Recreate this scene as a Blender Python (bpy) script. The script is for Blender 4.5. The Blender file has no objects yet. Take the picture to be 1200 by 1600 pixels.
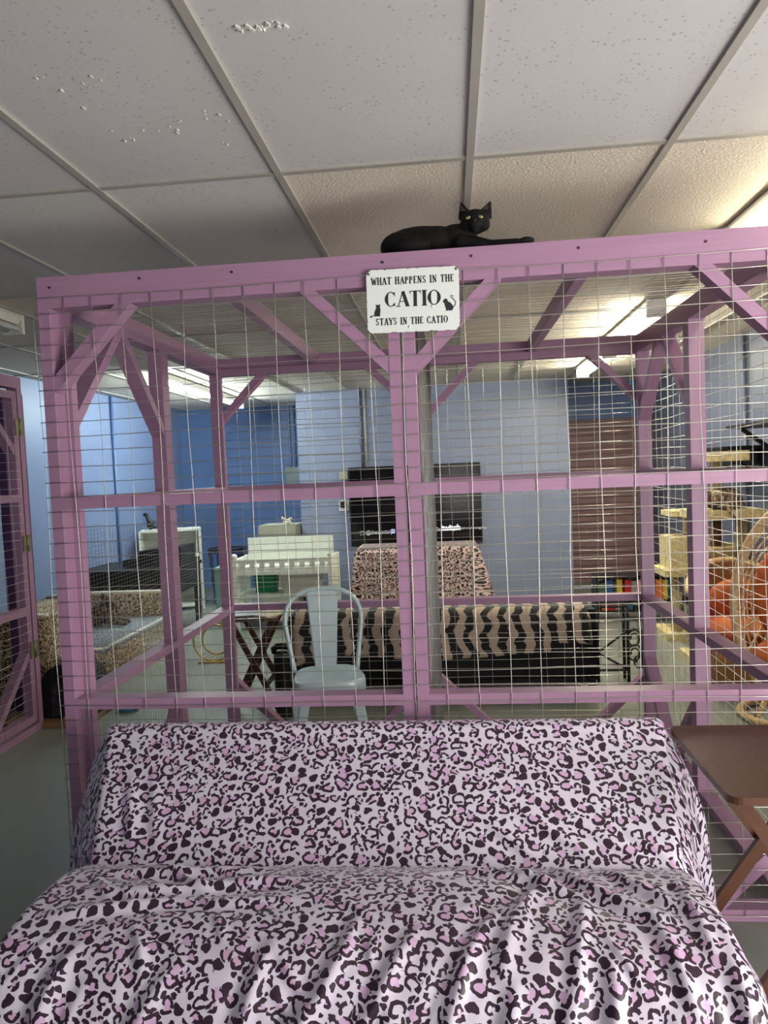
import bpy, bmesh, math, random
import numpy as np
from mathutils import Vector, Matrix, Euler, Quaternion

random.seed(7)
RNG = np.random.default_rng(11)
C = bpy.context.scene.collection
SC = bpy.context.scene
PI = math.pi

# ------------------------------------------------------------------ camera, light, exposure
cam_data = bpy.data.cameras.new('camera')
cam = bpy.data.objects.new('camera', cam_data)
C.objects.link(cam)
cam_data.sensor_fit = 'VERTICAL'
cam_data.sensor_height = 36.0
cam_data.lens = 1138.67 / 1600 * 36.0
cam_data.clip_start = 0.05
_r = Vector((0.9949132, 0.0909725, -0.0432636))
_d = Vector((-0.0382412, -0.0562459, -0.9976843))
_f = Vector((-0.0931952, 0.9942638, -0.0524809))
cam.matrix_world = Matrix(((_r.x, -_d.x, -_f.x, 0), (_r.y, -_d.y, -_f.y, 0), (_r.z, -_d.z, -_f.z, 1.476), (0, 0, 0, 1)))
SC.camera = cam

SC.view_settings.view_transform = 'Standard'
SC.view_settings.look = 'None'
SC.view_settings.gamma = 1.0
SC.view_settings.use_curve_mapping = False
SC.view_settings.exposure = 1.4
try:
    SC.cycles.use_denoising = True
    SC.cycles.max_bounces = 8
    SC.cycles.sample_clamp_indirect = 6.0
except Exception:
    pass

world = bpy.data.worlds.new('world')
SC.world = world
world.use_nodes = True
world.node_tree.nodes['Background'].inputs[0].default_value = (0.62, 0.74, 1.0, 1)
world.node_tree.nodes['Background'].inputs[1].default_value = 0.25

TUBE_POWER = 6.0
TUBE_POWER_FAR = 60.0

def area(name, loc, size_x, size_y, energy, color, target):
    l = bpy.data.lights.new(name, 'AREA')
    l.shape = 'RECTANGLE'
    l.size = size_x
    l.size_y = size_y
    l.energy = energy
    l.color = color
    o = bpy.data.objects.new(name, l)
    C.objects.link(o)
    o.location = loc
    o.rotation_euler = (Vector(target) - Vector(loc)).to_track_quat('-Z', 'Y').to_euler()
    return o

# daylight outside the shop window, behind the camera
area('window_daylight', (0.2, -2.95, 1.25), 0.55, 1.9, 6.0, (1.0, 0.95, 0.90), (0.2, 2.0, 1.0))
area('added_side_light', (2.80, 0.3, 1.5), 1.7, 1.6, 27.0, (1.0, 0.93, 0.84), (0.6, 2.3, 1.0))  # added lamp that makes the light fall off from right to left
area('added_side_uplight', (2.90, 0.3, 0.55), 2.3, 1.5, 50.0, (1.0, 0.95, 0.88), (1.45, 1.9, 2.45))  # added lamp from the side, aimed up to lift the ceiling
# added lamp outside the front window, aimed up to brighten the ceiling
area('added_front_uplight', (0.2, -3.1, 0.35), 0.5, 0.4, 3.0, (1.0, 0.95, 0.9), (0.6, 1.6, 2.45))

# ------------------------------------------------------------------ helpers
def lin(c):
    return tuple((x / 12.92 if x <= 0.04045 else ((x + 0.055) / 1.055) ** 2.4) for x in [v / 255.0 for v in c])

class NT:
    def __init__(self, name):
        self.mat = bpy.data.materials.new(name)
        self.mat.use_nodes = True
        self.t = self.mat.node_tree
        self.b = self.t.nodes['Principled BSDF']
    def n(self, typ, **kw):
        nd = self.t.nodes.new(typ)
        for k, v in kw.items():
            setattr(nd, k, v)
        return nd
    def link(self, a, b):
        self.t.links.new(a, b)
    def put(self, sock, v):
        if isinstance(v, bpy.types.NodeSocket):
            self.link(v, sock)
        elif isinstance(v, (tuple, list)) and len(v) == 3 and sock.type == 'RGBA':
            sock.default_value = (*v, 1)
        else:
            sock.default_value = v
    def m(self, op, a, b=None, c=None):
        nd = self.n('ShaderNodeMath', operation=op)
        self.put(nd.inputs[0], a)
        if b is not None: self.put(nd.inputs[1], b)
        if c is not None: self.put(nd.inputs[2], c)
        return nd.outputs[0]
    def vm(self, op, a, b=None, scale=None):
        nd = self.n('ShaderNodeVectorMath', operation=op)
        self.put(nd.inputs[0], a)
        if b is not None: self.put(nd.inputs[1], b)
        if scale is not None: self.put(nd.inputs['Scale'], scale)
        return nd.outputs[0]
    def mix(self, f, a, b):
        nd = self.n('ShaderNodeMix', data_type='RGBA')
        self.put(nd.inputs[0], f)
        self.put(nd.inputs[6], a)
        self.put(nd.inputs[7], b)
        return nd.outputs[2]
    def coord(self, kind='Object'):
        return self.n('ShaderNodeTexCoord').outputs[kind]
    def noise(self, vec, scale, detail=3, rough=0.5, color=False, dist=0.0):
        nd = self.n('ShaderNodeTexNoise')
        self.put(nd.inputs['Vector'], vec)
        nd.inputs['Scale'].default_value = scale
        nd.inputs['Detail'].default_value = detail
        nd.inputs['Roughness'].default_value = rough
        nd.inputs['Distortion'].default_value = dist
        return nd.outputs['Color' if color else 'Fac']
    def ramp(self, f, lo, hi):
        nd = self.n('ShaderNodeMapRange')
        nd.clamp = True
        self.put(nd.inputs[0], f)
        nd.inputs[1].default_value = lo
        nd.inputs[2].default_value = hi
        return nd.outputs[0]
    def bump(self, h, strength=0.3, dist=0.01):
        nd = self.n('ShaderNodeBump')
        nd.inputs['Strength'].default_value = strength
        nd.inputs['Distance'].default_value = dist
        self.put(nd.inputs['Height'], h)
        self.link(nd.outputs[0], self.b.inputs['Normal'])
    def set(self, **kw):
        for k, v in kw.items():
            self.put(self.b.inputs[k], v)

def mat(name, rgb, rough=0.5, metal=0.0, var=0.06, scale=8.0, bump=0.0, bscale=60.0, spec=0.5, **kw):
    t = NT(name)
    c = lin(rgb)
    co = t.coord()
    f = t.noise(co, scale, 4)
    a = tuple(max(0, x * (1 - var * 2)) for x in c)
    b = tuple(min(1, x * (1 + var * 2)) for x in c)
    t.set(**{'Base Color': t.mix(t.ramp(f, 0.3, 0.7), a, b), 'Roughness': rough, 'Metallic': metal, 'Specular IOR Level': spec})
    if bump:
        t.bump(t.noise(co, bscale, 4), bump, 0.004)
    for k, v in kw.items():
        t.set(**{k.replace('_', ' '): v})
    return t.mat

def wood_mat(name, rgb, rough=0.45, var=0.12, grain=1.0):
    t = NT(name)
    c = lin(rgb)
    uv = t.coord('UV')
    sc = t.vm('MULTIPLY', uv, (3.0, 70.0, 1.0))
    g = t.noise(sc, 1.0, 5, 0.6)
    big = t.noise(uv, 5.0, 2)
    f = t.m('ADD', t.m('MULTIPLY', t.ramp(g, 0.3, 0.75), 0.7), t.m('MULTIPLY', big, 0.5))
    a = tuple(x * (1 - var * 2) for x in c)
    b = tuple(min(1, x * (1 + var)) for x in c)
    kn = t.noise(uv, 2.3, 1, color=False)
    t.set(**{'Base Color': t.mix(f, a, b), 'Roughness': rough})
    t.bump(g, 0.12 * grain, 0.002)
    return t.mat

def leopard_mat(name, ground, spot, heart, pitch, rough=0.4, sheen=0.3, ground2=None, bump=0.05):
    """rosettes: broken lobed rings with a tinted heart, solid spots between; laid out in metres of cloth (UV)"""
    t = NT(name)
    uv = t.coord('UV')
    p0 = t.vm('SCALE', uv, scale=1.0 / pitch)
    w = t.vm('SUBTRACT', t.noise(p0, 1.6, 2, color=True), (0.5, 0.5, 0.5))
    p = t.vm('MULTIPLY', t.vm('ADD', p0, t.vm('SCALE', w, scale=0.42)), (1, 1, 0))
    def layer(vec, rmin, rmax, solid_below, offs):
        v = t.n('ShaderNodeTexVoronoi', voronoi_dimensions='2D', feature='F1')
        v.inputs['Scale'].default_value = 1.0
        v.inputs['Randomness'].default_value = 0.72
        q = t.vm('ADD', vec, offs)
        t.link(q, v.inputs['Vector'])
        sep = t.n('ShaderNodeSeparateColor')
        t.link(v.outputs['Color'], sep.inputs[0])
        Rr, G, B = sep.outputs
        dv = t.vm('SUBTRACT', q, v.outputs['Position'])
        sx = t.n('ShaderNodeSeparateXYZ')
        t.link(dv, sx.inputs[0])
        # stretch each spot a little one way
        ang = t.m('ARCTAN2', sx.outputs[1], sx.outputs[0])
        d = v.outputs['Distance']
        lob = t.m('ADD', t.m('MULTIPLY', t.m('SINE', t.m('MULTIPLY_ADD', ang, 2.0, t.m('MULTIPLY', G, 6.28))), 0.055),
                  t.m('MULTIPLY', t.m('SINE', t.m('MULTIPLY_ADD', ang, 3.0, t.m('MULTIPLY', B, 12.6))), 0.04))
        r0 = t.m('ADD', t.m('MULTIPLY_ADD', Rr, rmax - rmin, rmin), lob)
        solid = t.m('LESS_THAN', Rr, solid_below)
        th = t.m('MULTIPLY_ADD', t.m('SINE', t.m('ADD', ang, t.m('MULTIPLY', G, 9.0))), 0.05, 0.25)
        ri = t.m('SUBTRACT', t.m('SUBTRACT', r0, th), solid)
        inside = t.m('LESS_THAN', d, r0)
        outer = t.m('MULTIPLY', inside, t.m('GREATER_THAN', d, ri))
        c1 = t.m('COSINE', t.m('SUBTRACT', ang, t.m('MULTIPLY', B, 6.28)))
        c2 = t.m('COSINE', t.m('SUBTRACT', t.m('MULTIPLY', ang, 2.0), t.m('MULTIPLY', Rr, 37.0)))
        gap = t.m('MAXIMUM', t.m('GREATER_THAN', c1, 0.90), t.m('MULTIPLY', t.m('GREATER_THAN', c2, 0.93), t.m('GREATER_THAN', G, 0.45)))
        gap = t.m('MULTIPLY', gap, t.m('SUBTRACT', 1.0, solid))
        ring = t.m('MULTIPLY', outer, t.m('SUBTRACT', 1.0, gap))
        hrt = t.m('MULTIPLY', t.m('MULTIPLY', t.m('LESS_THAN', d, t.m('ADD', ri, 0.015)), t.m('GREATER_THAN', B, 0.42)), inside)
        return d, v.outputs['Position'], ring, hrt
    d1, r1, ring1, h1 = layer(p, 0.32, 0.58, 0.24, (0, 0, 0))
    # small dots fill the space between rosettes
    d2, pos2, ring2, h2 = layer(t.vm('SCALE', p, scale=1.9), 0.26, 0.40, 2.0, (7.3, 3.1, 0))
    v3 = t.n('ShaderNodeTexVoronoi', voronoi_dimensions='2D', feature='F1')
    v3.inputs['Scale'].default_value = 1.0
    v3.inputs['Randomness'].default_value = 0.72
    t.link(t.vm('SCALE', t.vm('SUBTRACT', pos2, (7.3, 3.1, 0)), scale=1 / 1.9), v3.inputs['Vector'])
    d3 = v3.outputs['Distance']
    free = t.m('GREATER_THAN', d3, 0.60)
    spotf = t.m('MAXIMUM', ring1, t.m('MULTIPLY', ring2, free))
    gcol = lin(ground)
    if ground2:
        gcol = t.mix(t.ramp(t.noise(uv, 3.0, 2), 0.35, 0.65), lin(ground), lin(ground2))
    col = t.mix(h1, gcol, lin(heart))
    col = t.mix(spotf, col, lin(spot))
    t.set(**{'Base Color': col, 'Roughness': rough, 'Sheen Weight': sheen, 'Sheen Roughness': 0.35, 'Specular IOR Level': 0.36})
    if bump:
        t.bump(t.noise(uv, 45.0, 3), bump, 0.004)
    return t.mat

def zebra_mat(name):
    t = NT(name)
    uv = t.coord('UV')
    sx = t.n('ShaderNodeSeparateXYZ')
    t.link(uv, sx.inputs[0])
    u, v = sx.outputs[0], sx.outputs[1]
    zig = t.m('ABSOLUTE', t.m('SUBTRACT', t.m('FRACT', t.m('MULTIPLY', v, 3.0)), 0.5))
    n1 = t.m('SUBTRACT', t.noise(t.vm('MULTIPLY', uv, (1.2, 5.0, 1)), 2.0, 2), 0.5)
    ph = t.m('ADD', t.m('MULTIPLY', u, 60.0), t.m('ADD', t.m('MULTIPLY', zig, 2.8), t.m('MULTIPLY', n1, 8.0)))
    wth = t.m('MULTIPLY', t.m('SUBTRACT', t.noise(t.vm('MULTIPLY', uv, (10.0, 7.0, 1)), 1.0, 1), 0.5), 2.4)
    f = t.ramp(t.m('ADD', t.m('SINE', ph), t.m('ADD', wth, -0.02)), -0.06, 0.06)
    col = t.mix(f, lin((18, 18, 22)), lin((186, 166, 148)))
    t.set(**{'Base Color': col, 'Roughness': 0.85, 'Sheen Weight': 0.3})
    t.bump(t.noise(uv, 120.0, 3), 0.3, 0.004)
    return t.mat

def link(o, parent=None):
    C.objects.link(o)
    if parent is not None:
        o.parent = parent
        o.matrix_parent_inverse = parent.matrix_world.inverted() if parent.matrix_world != Matrix() else Matrix()
    return o

def tag(o, label, cat, group=None):
    o['label'] = label
    o['category'] = cat
    if group: o['group'] = group
    return o

def thing(name, loc, label, cat, group=None, rz=0.0):
    o = bpy.data.objects.new(name, None)
    o.empty_display_size = 0.1
    C.objects.link(o)
    o.location = loc
    o.rotation_euler = (0, 0, rz)
    return tag(o, label, cat, group)

class MB:
    """collects shapes (in the parent's own coordinates) and links them as one mesh object"""
    def __init__(self):
        self.bm = bmesh.new()
        self.uv = self.bm.loops.layers.uv.new('UVMap')
    def _face(self, vs, uvs=None, smooth=False, mi=0):
        try:
            f = self.bm.faces.new(vs)
        except ValueError:
            return None
        f.smooth = smooth
        f.material_index = mi
        if uvs:
            for l, q in zip(f.loops, uvs): l[self.uv].uv = q
        return f
    def bar(self, a, b, w, h, up=(0, 0, 1), mi=0):
        """box from a to b; w across, h along up"""
        a, b = Vector(a), Vector(b)
        d = (b - a)
        L = d.length
        d.normalize()
        u = Vector(up)
        s = d.cross(u)
        if s.length < 1e-5:
            u = Vector((0, 1, 0))
            s = d.cross(u)
        s.normalize()
        u = s.cross(d).normalized()
        c = [(-1, -1), (1, -1), (1, 1), (-1, 1)]
        A = [self.bm.verts.new(a + s * (x * w / 2) + u * (y * h / 2)) for x, y in c]
        B = [self.bm.verts.new(b + s * (x * w / 2) + u * (y * h / 2)) for x, y in c]
        o = random.random() * 20
        k = 0.0
        for i in range(4):
            j = (i + 1) % 4
            e = (w, h, w, h)[i]
            self._face([A[i], A[j], B[j], B[i]], [(o, o + k), (o, o + k + e), (o + L, o + k + e), (o + L, o + k)], mi=mi)
            k += e
        self._face([A[3], A[2], A[1], A[0]], [(o, o), (o + .02, o), (o + .02, o + .02), (o, o + .02)], mi=mi)
        self._face(B, [(o, o), (o + .02, o), (o + .02, o + .02), (o, o + .02)], mi=mi)
        return self
    def box(self, x0, x1, y0, y1, z0, z1, mi=0):
        dx, dy, dz = x1 - x0, y1 - y0, z1 - z0
        cx, cy, cz = (x0 + x1) / 2, (y0 + y1) / 2, (z0 + z1) / 2
        if dx >= dy and dx >= dz:
            return self.bar((x0, cy, cz), (x1, cy, cz), dy, dz, (0, 0, 1), mi)
        if dy >= dz:
            return self.bar((cx, y0, cz), (cx, y1, cz), dx, dz, (0, 0, 1), mi)
        return self.bar((cx, cy, z0), (cx, cy, z1), dx, dy, (0, 1, 0), mi)
    def tube(self, pts, r, n=8, closed=False, smooth=True, mi=0):
        pts = [Vector(p) for p in pts]
        N = len(pts)
        rs = r if isinstance(r, (list, tuple)) else [r] * N
        rings = []
        ref = None
        for i, p in enumerate(pts):
            if closed:
                d = pts[(i + 1) % N] - pts[i - 1]
            else:
                d = pts[min(i + 1, N - 1)] - pts[max(i - 1, 0)]
            d.normalize()
            if ref is None:
                ref = Vector((0, 0, 1)) if abs(d.z) < 0.9 else Vector((1, 0, 0))
            s = d.cross(ref)
            if s.length < 1e-4:
                s = d.orthogonal()
            s.normalize()
            u = s.cross(d)
            ref = u
            rings.append([self.bm.verts.new(p + (s * math.cos(2 * PI * k / n) + u * math.sin(2 * PI * k / n)) * rs[i]) for k in range(n)])
        M = N if closed else N - 1
        for i in range(M):
            A, B = rings[i], rings[(i + 1) % N]
            for k in range(n):
                j = (k + 1) % n
                self._face([A[k], A[j], B[j], B[k]], [(i / M, k / n), (i / M, (k + 1) / n), ((i + 1) / M, (k + 1) / n), ((i + 1) / M, k / n)], smooth, mi)
        if not closed:
            self._face(rings[0][::-1], None, False, mi)
            self._face(rings[-1], None, False, mi)
        return self
    def lathe(self, prof, center=(0, 0, 0), axis='Z', n=32, smooth=True, mi=0):
        cx = Vector(center)
        rings = []
        for r, z in prof:
            ring = []
            for k in range(n):
                a = 2 * PI * k / n
                q = {'Z': Vector((r * math.cos(a), r * math.sin(a), z)), 'Y': Vector((r * math.cos(a), z, r * math.sin(a))), 'X': Vector((z, r * math.cos(a), r * math.sin(a)))}[axis]
                ring.append(self.bm.verts.new(cx + q))
            rings.append(ring)
        for i in range(len(rings) - 1):
            for k in range(n):
                j = (k + 1) % n
                self._face([rings[i][k], rings[i][j], rings[i + 1][j], rings[i + 1][k]], None, smooth, mi)
        self._face(rings[0][::-1], None, False, mi)
        self._face(rings[-1], None, False, mi)
        return self
    def prism(self, poly, fn, depth, mi=0):
        """poly: 2D outline; fn(u,v,w)->3D; thickness 0..depth in w"""
        A = [self.bm.verts.new(Vector(fn(u, v, 0))) for u, v in poly]
        B = [self.bm.verts.new(Vector(fn(u, v, depth))) for u, v in poly]
        self._face(A, [p for p in poly], False, mi)
        self._face(B[::-1], [p for p in poly[::-1]], False, mi)
        n = len(poly)
        for i in range(n):
            j = (i + 1) % n
            self._face([A[i], B[i], B[j], A[j]], [poly[i], poly[i], poly[j], poly[j]], False, mi)
        return self
    def grid(self, P, UV=None, smooth=True, mi=0, closed_u=False):
        P = np.asarray(P)
        nu, nv = P.shape[:2]
        V = [[self.bm.verts.new(P[i, j]) for j in range(nv)] for i in range(nu)]
        for i in range(nu - (0 if closed_u else 1)):
            i2 = (i + 1) % nu
            for j in range(nv - 1):
                q = [(i, j), (i2, j), (i2, j + 1), (i, j + 1)]
                self._face([V[a][b] for a, b in q], [tuple(UV[a][b]) for a, b in q] if UV is not None else None, smooth, mi)
        return self
    def bevel(self, w, seg=2):
        es = [e for e in self.bm.edges if len(e.link_faces) == 2 and e.calc_face_angle(0) > 0.6]
        bmesh.ops.bevel(self.bm, geom=es, offset=w, segments=seg, profile=0.5, affect='EDGES')
        return self
    def build(self, name, m, parent=None, normals=True, smooth=None):
        if normals:
            bmesh.ops.recalc_face_normals(self.bm, faces=self.bm.faces)
        if smooth is not None:
            for f in self.bm.faces: f.smooth = smooth
        me = bpy.data.meshes.new(name)
        self.bm.to_mesh(me)
        self.bm.free()
        for x in (m if isinstance(m, (list, tuple)) else [m]): me.materials.append(x)
        o = bpy.data.objects.new(name, me)
        C.objects.link(o)
        if parent is not None: o.parent = parent
        return o

def struct(o):
    o['kind'] = 'structure'
    return o

def rbox(x0, x1, y0, y1, z0, z1, r=0.01, seg=3):
    return MB().box(x0, x1, y0, y1, z0, z1).bevel(r, seg)

def blob(name, prims, m, parent=None, voxel=0.006, smooth=6):
    """one continuous body: ('e', centre, radii, rz) ellipsoids and ('c', p0, r0, p1, r1) tapering limbs fused together"""
    bm = bmesh.new()
    def ell(c, rad, rz=0.0, ry=0.0):
        r = bmesh.ops.create_icosphere(bm, subdivisions=3, radius=1.0)
        Mx = Matrix.Translation(c) @ Euler((0, ry, rz)).to_matrix().to_4x4() @ Matrix.Diagonal((*rad, 1))
        bmesh.ops.transform(bm, matrix=Mx, verts=r['verts'])
    def cone(base, tip, r, flat):
        base, tip = Vector(base), Vector(tip)
        q = (tip - base).to_track_quat('Z', 'Y').to_matrix().to_4x4()
        h = (tip - base).length
        rr = bmesh.ops.create_cone(bm, cap_ends=True, segments=16, radius1=r, radius2=r * 0.08, depth=h)
        bmesh.ops.transform(bm, matrix=Matrix.Translation((base + tip) / 2) @ Matrix.Diagonal((1, flat, 1, 1)) @ q, verts=rr['verts'])
    for p in prims:
        if p[0] == 'e':
            ell(Vector(p[1]), p[2], *(p[3:]))
        elif p[0] == 'k':
            cone(p[1], p[2], p[3], p[4])
        else:
            a, ra, b, rb = Vector(p[1]), p[2], Vector(p[3]), p[4]
            n = max(3, int((b - a).length / (min(ra, rb) * 0.5)))
            for i in range(n + 1):
                f = i / n
                rr = ra + (rb - ra) * f
                ell(a.lerp(b, f), (rr, rr, rr))
    me = bpy.data.meshes.new('tmp_' + name)
    bm.to_mesh(me)
    bm.free()
    o = bpy.data.objects.new('tmp_' + name, me)
    C.objects.link(o)
    md = o.modifiers.new('r', 'REMESH')
    md.mode = 'VOXEL'
    md.voxel_size = voxel
    md.use_smooth_shade = True
    sm = o.modifiers.new('s', 'SMOOTH')
    sm.iterations = smooth
    sm.factor = 0.5
    dg = bpy.context.evaluated_depsgraph_get()
    res = bpy.data.meshes.new_from_object(o.evaluated_get(dg))
    bpy.data.objects.remove(o)
    bpy.data.meshes.remove(me)
    res.name = name
    res.materials.clear()
    res.materials.append(m)
    for f in res.polygons: f.use_smooth = True
    o = bpy.data.objects.new(name, res)
    C.objects.link(o)
    if parent is not None: o.parent = parent
    return o

def copy_tree(o, parent=None):
    c = o.copy()
    C.objects.link(c)
    if parent is not None: c.parent = parent
    for ch in list(o.children): copy_tree(ch, c)
    return c

# ------------------------------------------------------------------ materials
PURPLE = wood_mat('purple_painted_wood', (162, 124, 154), 0.42, 0.07, 0.8)
GALV = mat('galvanised_wire', (190, 188, 182), 0.35, 0.8, 0.05, 30)
FINEW = mat('fine_grey_wire', (150, 152, 150), 0.4, 0.7, 0.05, 30)
SCREWM = mat('dark_screw_steel', (70, 58, 62), 0.4, 0.8)
DKWOOD = wood_mat('dark_walnut_wood', (86, 54, 38), 0.33, 0.16, 0.6)
BLACK = mat('black_plastic', (16, 16, 18), 0.45, 0, 0.05)
BLACKM = mat('black_metal', (17, 16, 17), 0.4, 0.3, 0.05)
BLKFAB = mat('black_upholstery', (17, 17, 24), 0.85, 0, 0.1, 20, 0.2, 200)
WHITE = mat('white_paint', (242, 245, 234), 0.4, 0, 0.02)
WHITEP = mat('white_plastic', (232, 232, 226), 0.35, 0, 0.02)
OFFW = mat('grey_plastic', (186, 186, 178), 0.45, 0, 0.03)
TANBOX = mat('putty_cabinet_paint', (166, 166, 148), 0.5, 0, 0.03)
GREEN = mat('green_plastic', (34, 140, 92), 0.4)
PALEGREEN = mat('pale_green_plastic', (150, 196, 176), 0.45)
CHAIRM = mat('pale_blue_grey_enamel', (206, 228, 232), 0.3, 0.15, 0.03, 12)
CREAM = mat('cream_plush', (214, 196, 146), 0.95, 0, 0.1, 40, 0.6, 300)
SISAL = mat('sisal_rope', (196, 178, 138), 0.9, 0, 0.12, 60, 0.8, 250)
BROWNP = mat('brown_plush', (110, 86, 62), 0.95, 0, 0.1, 40, 0.5, 300)
RATTAN = mat('rattan_cane', (198, 164, 118), 0.5, 0, 0.14, 40, 0.4, 220)
WICKER = mat('brown_woven_wicker', (168, 120, 68), 0.55, 0, 0.2, 90, 0.7, 260)
ORANGE = mat('orange_cushion_fabric', (180, 92, 44), 0.8, 0, 0.08, 10, 0.25, 160)
GOLD = mat('gold_wire', (200, 172, 90), 0.35, 0.7)
BRASS = mat('worn_steel_hinge', (150, 142, 116), 0.35, 0.8)
FURB = mat('black_fur', (9, 8, 9), 0.75, 0, 0.25, 120, 0.4, 500, 0.25)
BLUEB = mat('blue_bag_plastic', (38, 60, 104), 0.45, 0, 0.3, 14)
BLUET = mat('bright_blue_stripe', (40, 120, 200), 0.45)
CYAN = mat('cyan_plastic', (40, 168, 204), 0.25)
PAPER = mat('paper', (206, 198, 176), 0.8, 0, 0.04)
MAGS = mat('grey_magazine_cover', (120, 118, 128), 0.4, 0, 0.1, 30)

def fur_tabby():
    t = NT('tabby_fur')
    co = t.coord()
    st = t.noise(t.vm('MULTIPLY', co, (60, 22, 30)), 1.0, 4, 0.6, dist=0.6)
    t.set(**{'Base Color': t.mix(t.ramp(st, 0.42, 0.6), lin((44, 36, 30)), lin((138, 114, 88))), 'Roughness': 0.9})
    t.bump(t.noise(co, 260, 3), 0.5, 0.004)
    return t.mat
TABBY = fur_tabby()

def wall_mat(name, rgb, rough=0.42):
    t = NT(name)
    co = t.coord()
    c = lin(rgb)
    f = t.ramp(t.noise(co, 0.8, 4), 0.3, 0.7)
    t.set(**{'Base Color': t.mix(f, tuple(x * .95 for x in c), tuple(min(1, x * 1.05) for x in c)), 'Roughness': rough})
    t.bump(t.noise(co, 26.0, 4), 0.16, 0.004)
    return t.mat
BLUEW = wall_mat('periwinkle_wall_paint', (112, 128, 164))
DEEPB = wall_mat('deep_blue_wall_paint', (92, 120, 168))
GREYW = wall_mat('blue_grey_wall_paint', (82, 88, 108))
SHOPW = wall_mat('shop_front_wall_paint', (128, 122, 132))

def floor_mat():
    t = NT('grey_painted_concrete')
    co = t.coord()
    a = t.ramp(t.noise(co, 0.55, 5, 0.6), 0.35, 0.68)
    base = t.mix(a, lin((116, 119, 113)), lin((140, 145, 136)))
    st = t.ramp(t.noise(co, 1.3, 6, 0.72, dist=0.5), 0.6, 0.68)
    base = t.mix(t.m('MULTIPLY', st, 0.55), base, lin((124, 112, 94)))
    sp = t.ramp(t.noise(co, 3.4, 5, 0.7, dist=1.2), 0.70, 0.74)
    base = t.mix(t.m('MULTIPLY', sp, 0.8), base, lin((52, 48, 44)))
    t.set(**{'Base Color': base, 'Roughness': t.ramp(a, -1.0, 2.6)})
    t.bump(t.noise(co, 18.0, 4), 0.08, 0.004)
    return t.mat

def tile_mat(name, rgb, holes, stain=False):
    t = NT(name)
    co = t.coord()
    c = lin(rgb)
    big = t.ramp(t.noise(co, 1.6, 3), 0.3, 0.7)
    base = t.mix(big, tuple(x * .95 for x in c), tuple(min(1, x * 1.03) for x in c))
    if holes:
        v = t.n('ShaderNodeTexVoronoi', feature='F1')
        t.link(co, v.inputs['Vector'])
        v.inputs['Scale'].default_value = 52.0
        mask = t.ramp(t.noise(co, 7.0, 2), 0.40, 0.56)
        pin = t.m('MULTIPLY', t.m('LESS_THAN', v.outputs['Distance'], 0.2), mask)
        base = t.mix(t.m('MULTIPLY', pin, 0.42), base, lin((110, 108, 106)))
        h = t.m('SUBTRACT', t.m('MULTIPLY', t.noise(co, 90.0, 3), 0.35), pin)
        t.bump(h, 0.35, 0.004)
    else:
        s = t.noise(t.vm('MULTIPLY', co, (1, 1.6, 1)), 95.0, 3, 0.6)
        t.bump(t.ramp(s, 0.35, 0.7), 0.7, 0.005)
    if stain:
        sx = t.n('ShaderNodeSeparateXYZ')
        t.link(co, sx.inputs[0])
        dx = t.m('DIVIDE', t.m('SUBTRACT', sx.outputs[0], 1.78), 0.34)
        dy = t.m('DIVIDE', t.m('SUBTRACT', sx.outputs[1], 2.72), 0.13)
        r = t.m('SQRT', t.m('ADD', t.m('MULTIPLY', dx, dx), t.m('MULTIPLY', dy, dy)))
        r = t.m('ADD', r, t.m('MULTIPLY', t.m('SUBTRACT', t.noise(co, 9.0, 5, 0.7), 0.5), 1.4))
        f = t.m('MULTIPLY', t.ramp(r, 1.0, 0.75), 0.55)
        base = t.mix(f, base, lin((176, 152, 92)))
    t.set(**{'Base Color': base, 'Roughness': 0.9})
    return t.mat

LEO = leopard_mat('lilac_leopard_satin', (212, 203, 222), (54, 34, 50), (208, 174, 210), 0.034, 0.40, 0.3, (218, 211, 228))
LEO_TAN = leopard_mat('pink_tan_leopard_cloth', (212, 184, 180), (36, 24, 28), (170, 132, 128), 0.046, 0.6, 0.2)
LEO_BED = leopard_mat('beige_leopard_fleece', (172, 154, 128), (66, 54, 46), (140, 116, 88), 0.040, 0.9, 0.3)
LEO_GREY = leopard_mat('grey_leopard_fleece', (164, 176, 190), (86, 92, 104), (140, 150, 164), 0.034, 0.9, 0.3)
ZEBRA = zebra_mat('zebra_stripe_fleece')

def emit(name, rgb, s):
    t = NT(name)
    t.set(**{'Base Color': (0.9, 0.9, 0.9), 'Emission Color': rgb, 'Emission Strength': s})
    return t.mat
TUBE_W = emit('fluorescent_tube_warm', (1.0, 0.92, 0.66), TUBE_POWER)
TUBE_B = emit('fluorescent_tube_bright', (1.0, 0.95, 0.74), TUBE_POWER * 6.6)
TUBE_C = emit('fluorescent_tube_cool', (0.86, 1.0, 0.96), TUBE_POWER_FAR)

# ------------------------------------------------------------------ the setting
X0, X1 = -3.70, 2.35
Y0, Y1 = -2.60, 9.80
HC = 2.455
struct(MB().box(X0 - .1, X1 + .1, Y0 - .1, Y1 + .1, -0.1, 0).build('floor', floor_mat()))
struct(MB().box(X0 - .1, X0, Y0 - .1, Y1 + .1, 0, HC + .1).build('wall_left', BLUEW))
w = MB()   # the right wall has an added opening, out of view, that lets in side light
w.box(X1, X1 + .1, 1.4, Y1 + .1, 0, HC + .1)
w.box(X1, X1 + .1, Y0 - .1, -1.0, 0, HC + .1)
w.box(X1, X1 + .1, -1.0, 1.4, 0, .06)
w.box(X1, X1 + .1, -1.0, 1.4, 2.3, HC + .1)
struct(w.build('wall_right', GREYW))
w = MB()
for y in (-.98, .2, 1.38): w.box(X1 + .03, X1 + .08, y - .025, y + .025, .06, 2.3)
for z in (.085, 2.275): w.box(X1 + .03, X1 + .08, -1.0, 1.4, z - .025, z + .025)
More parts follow.
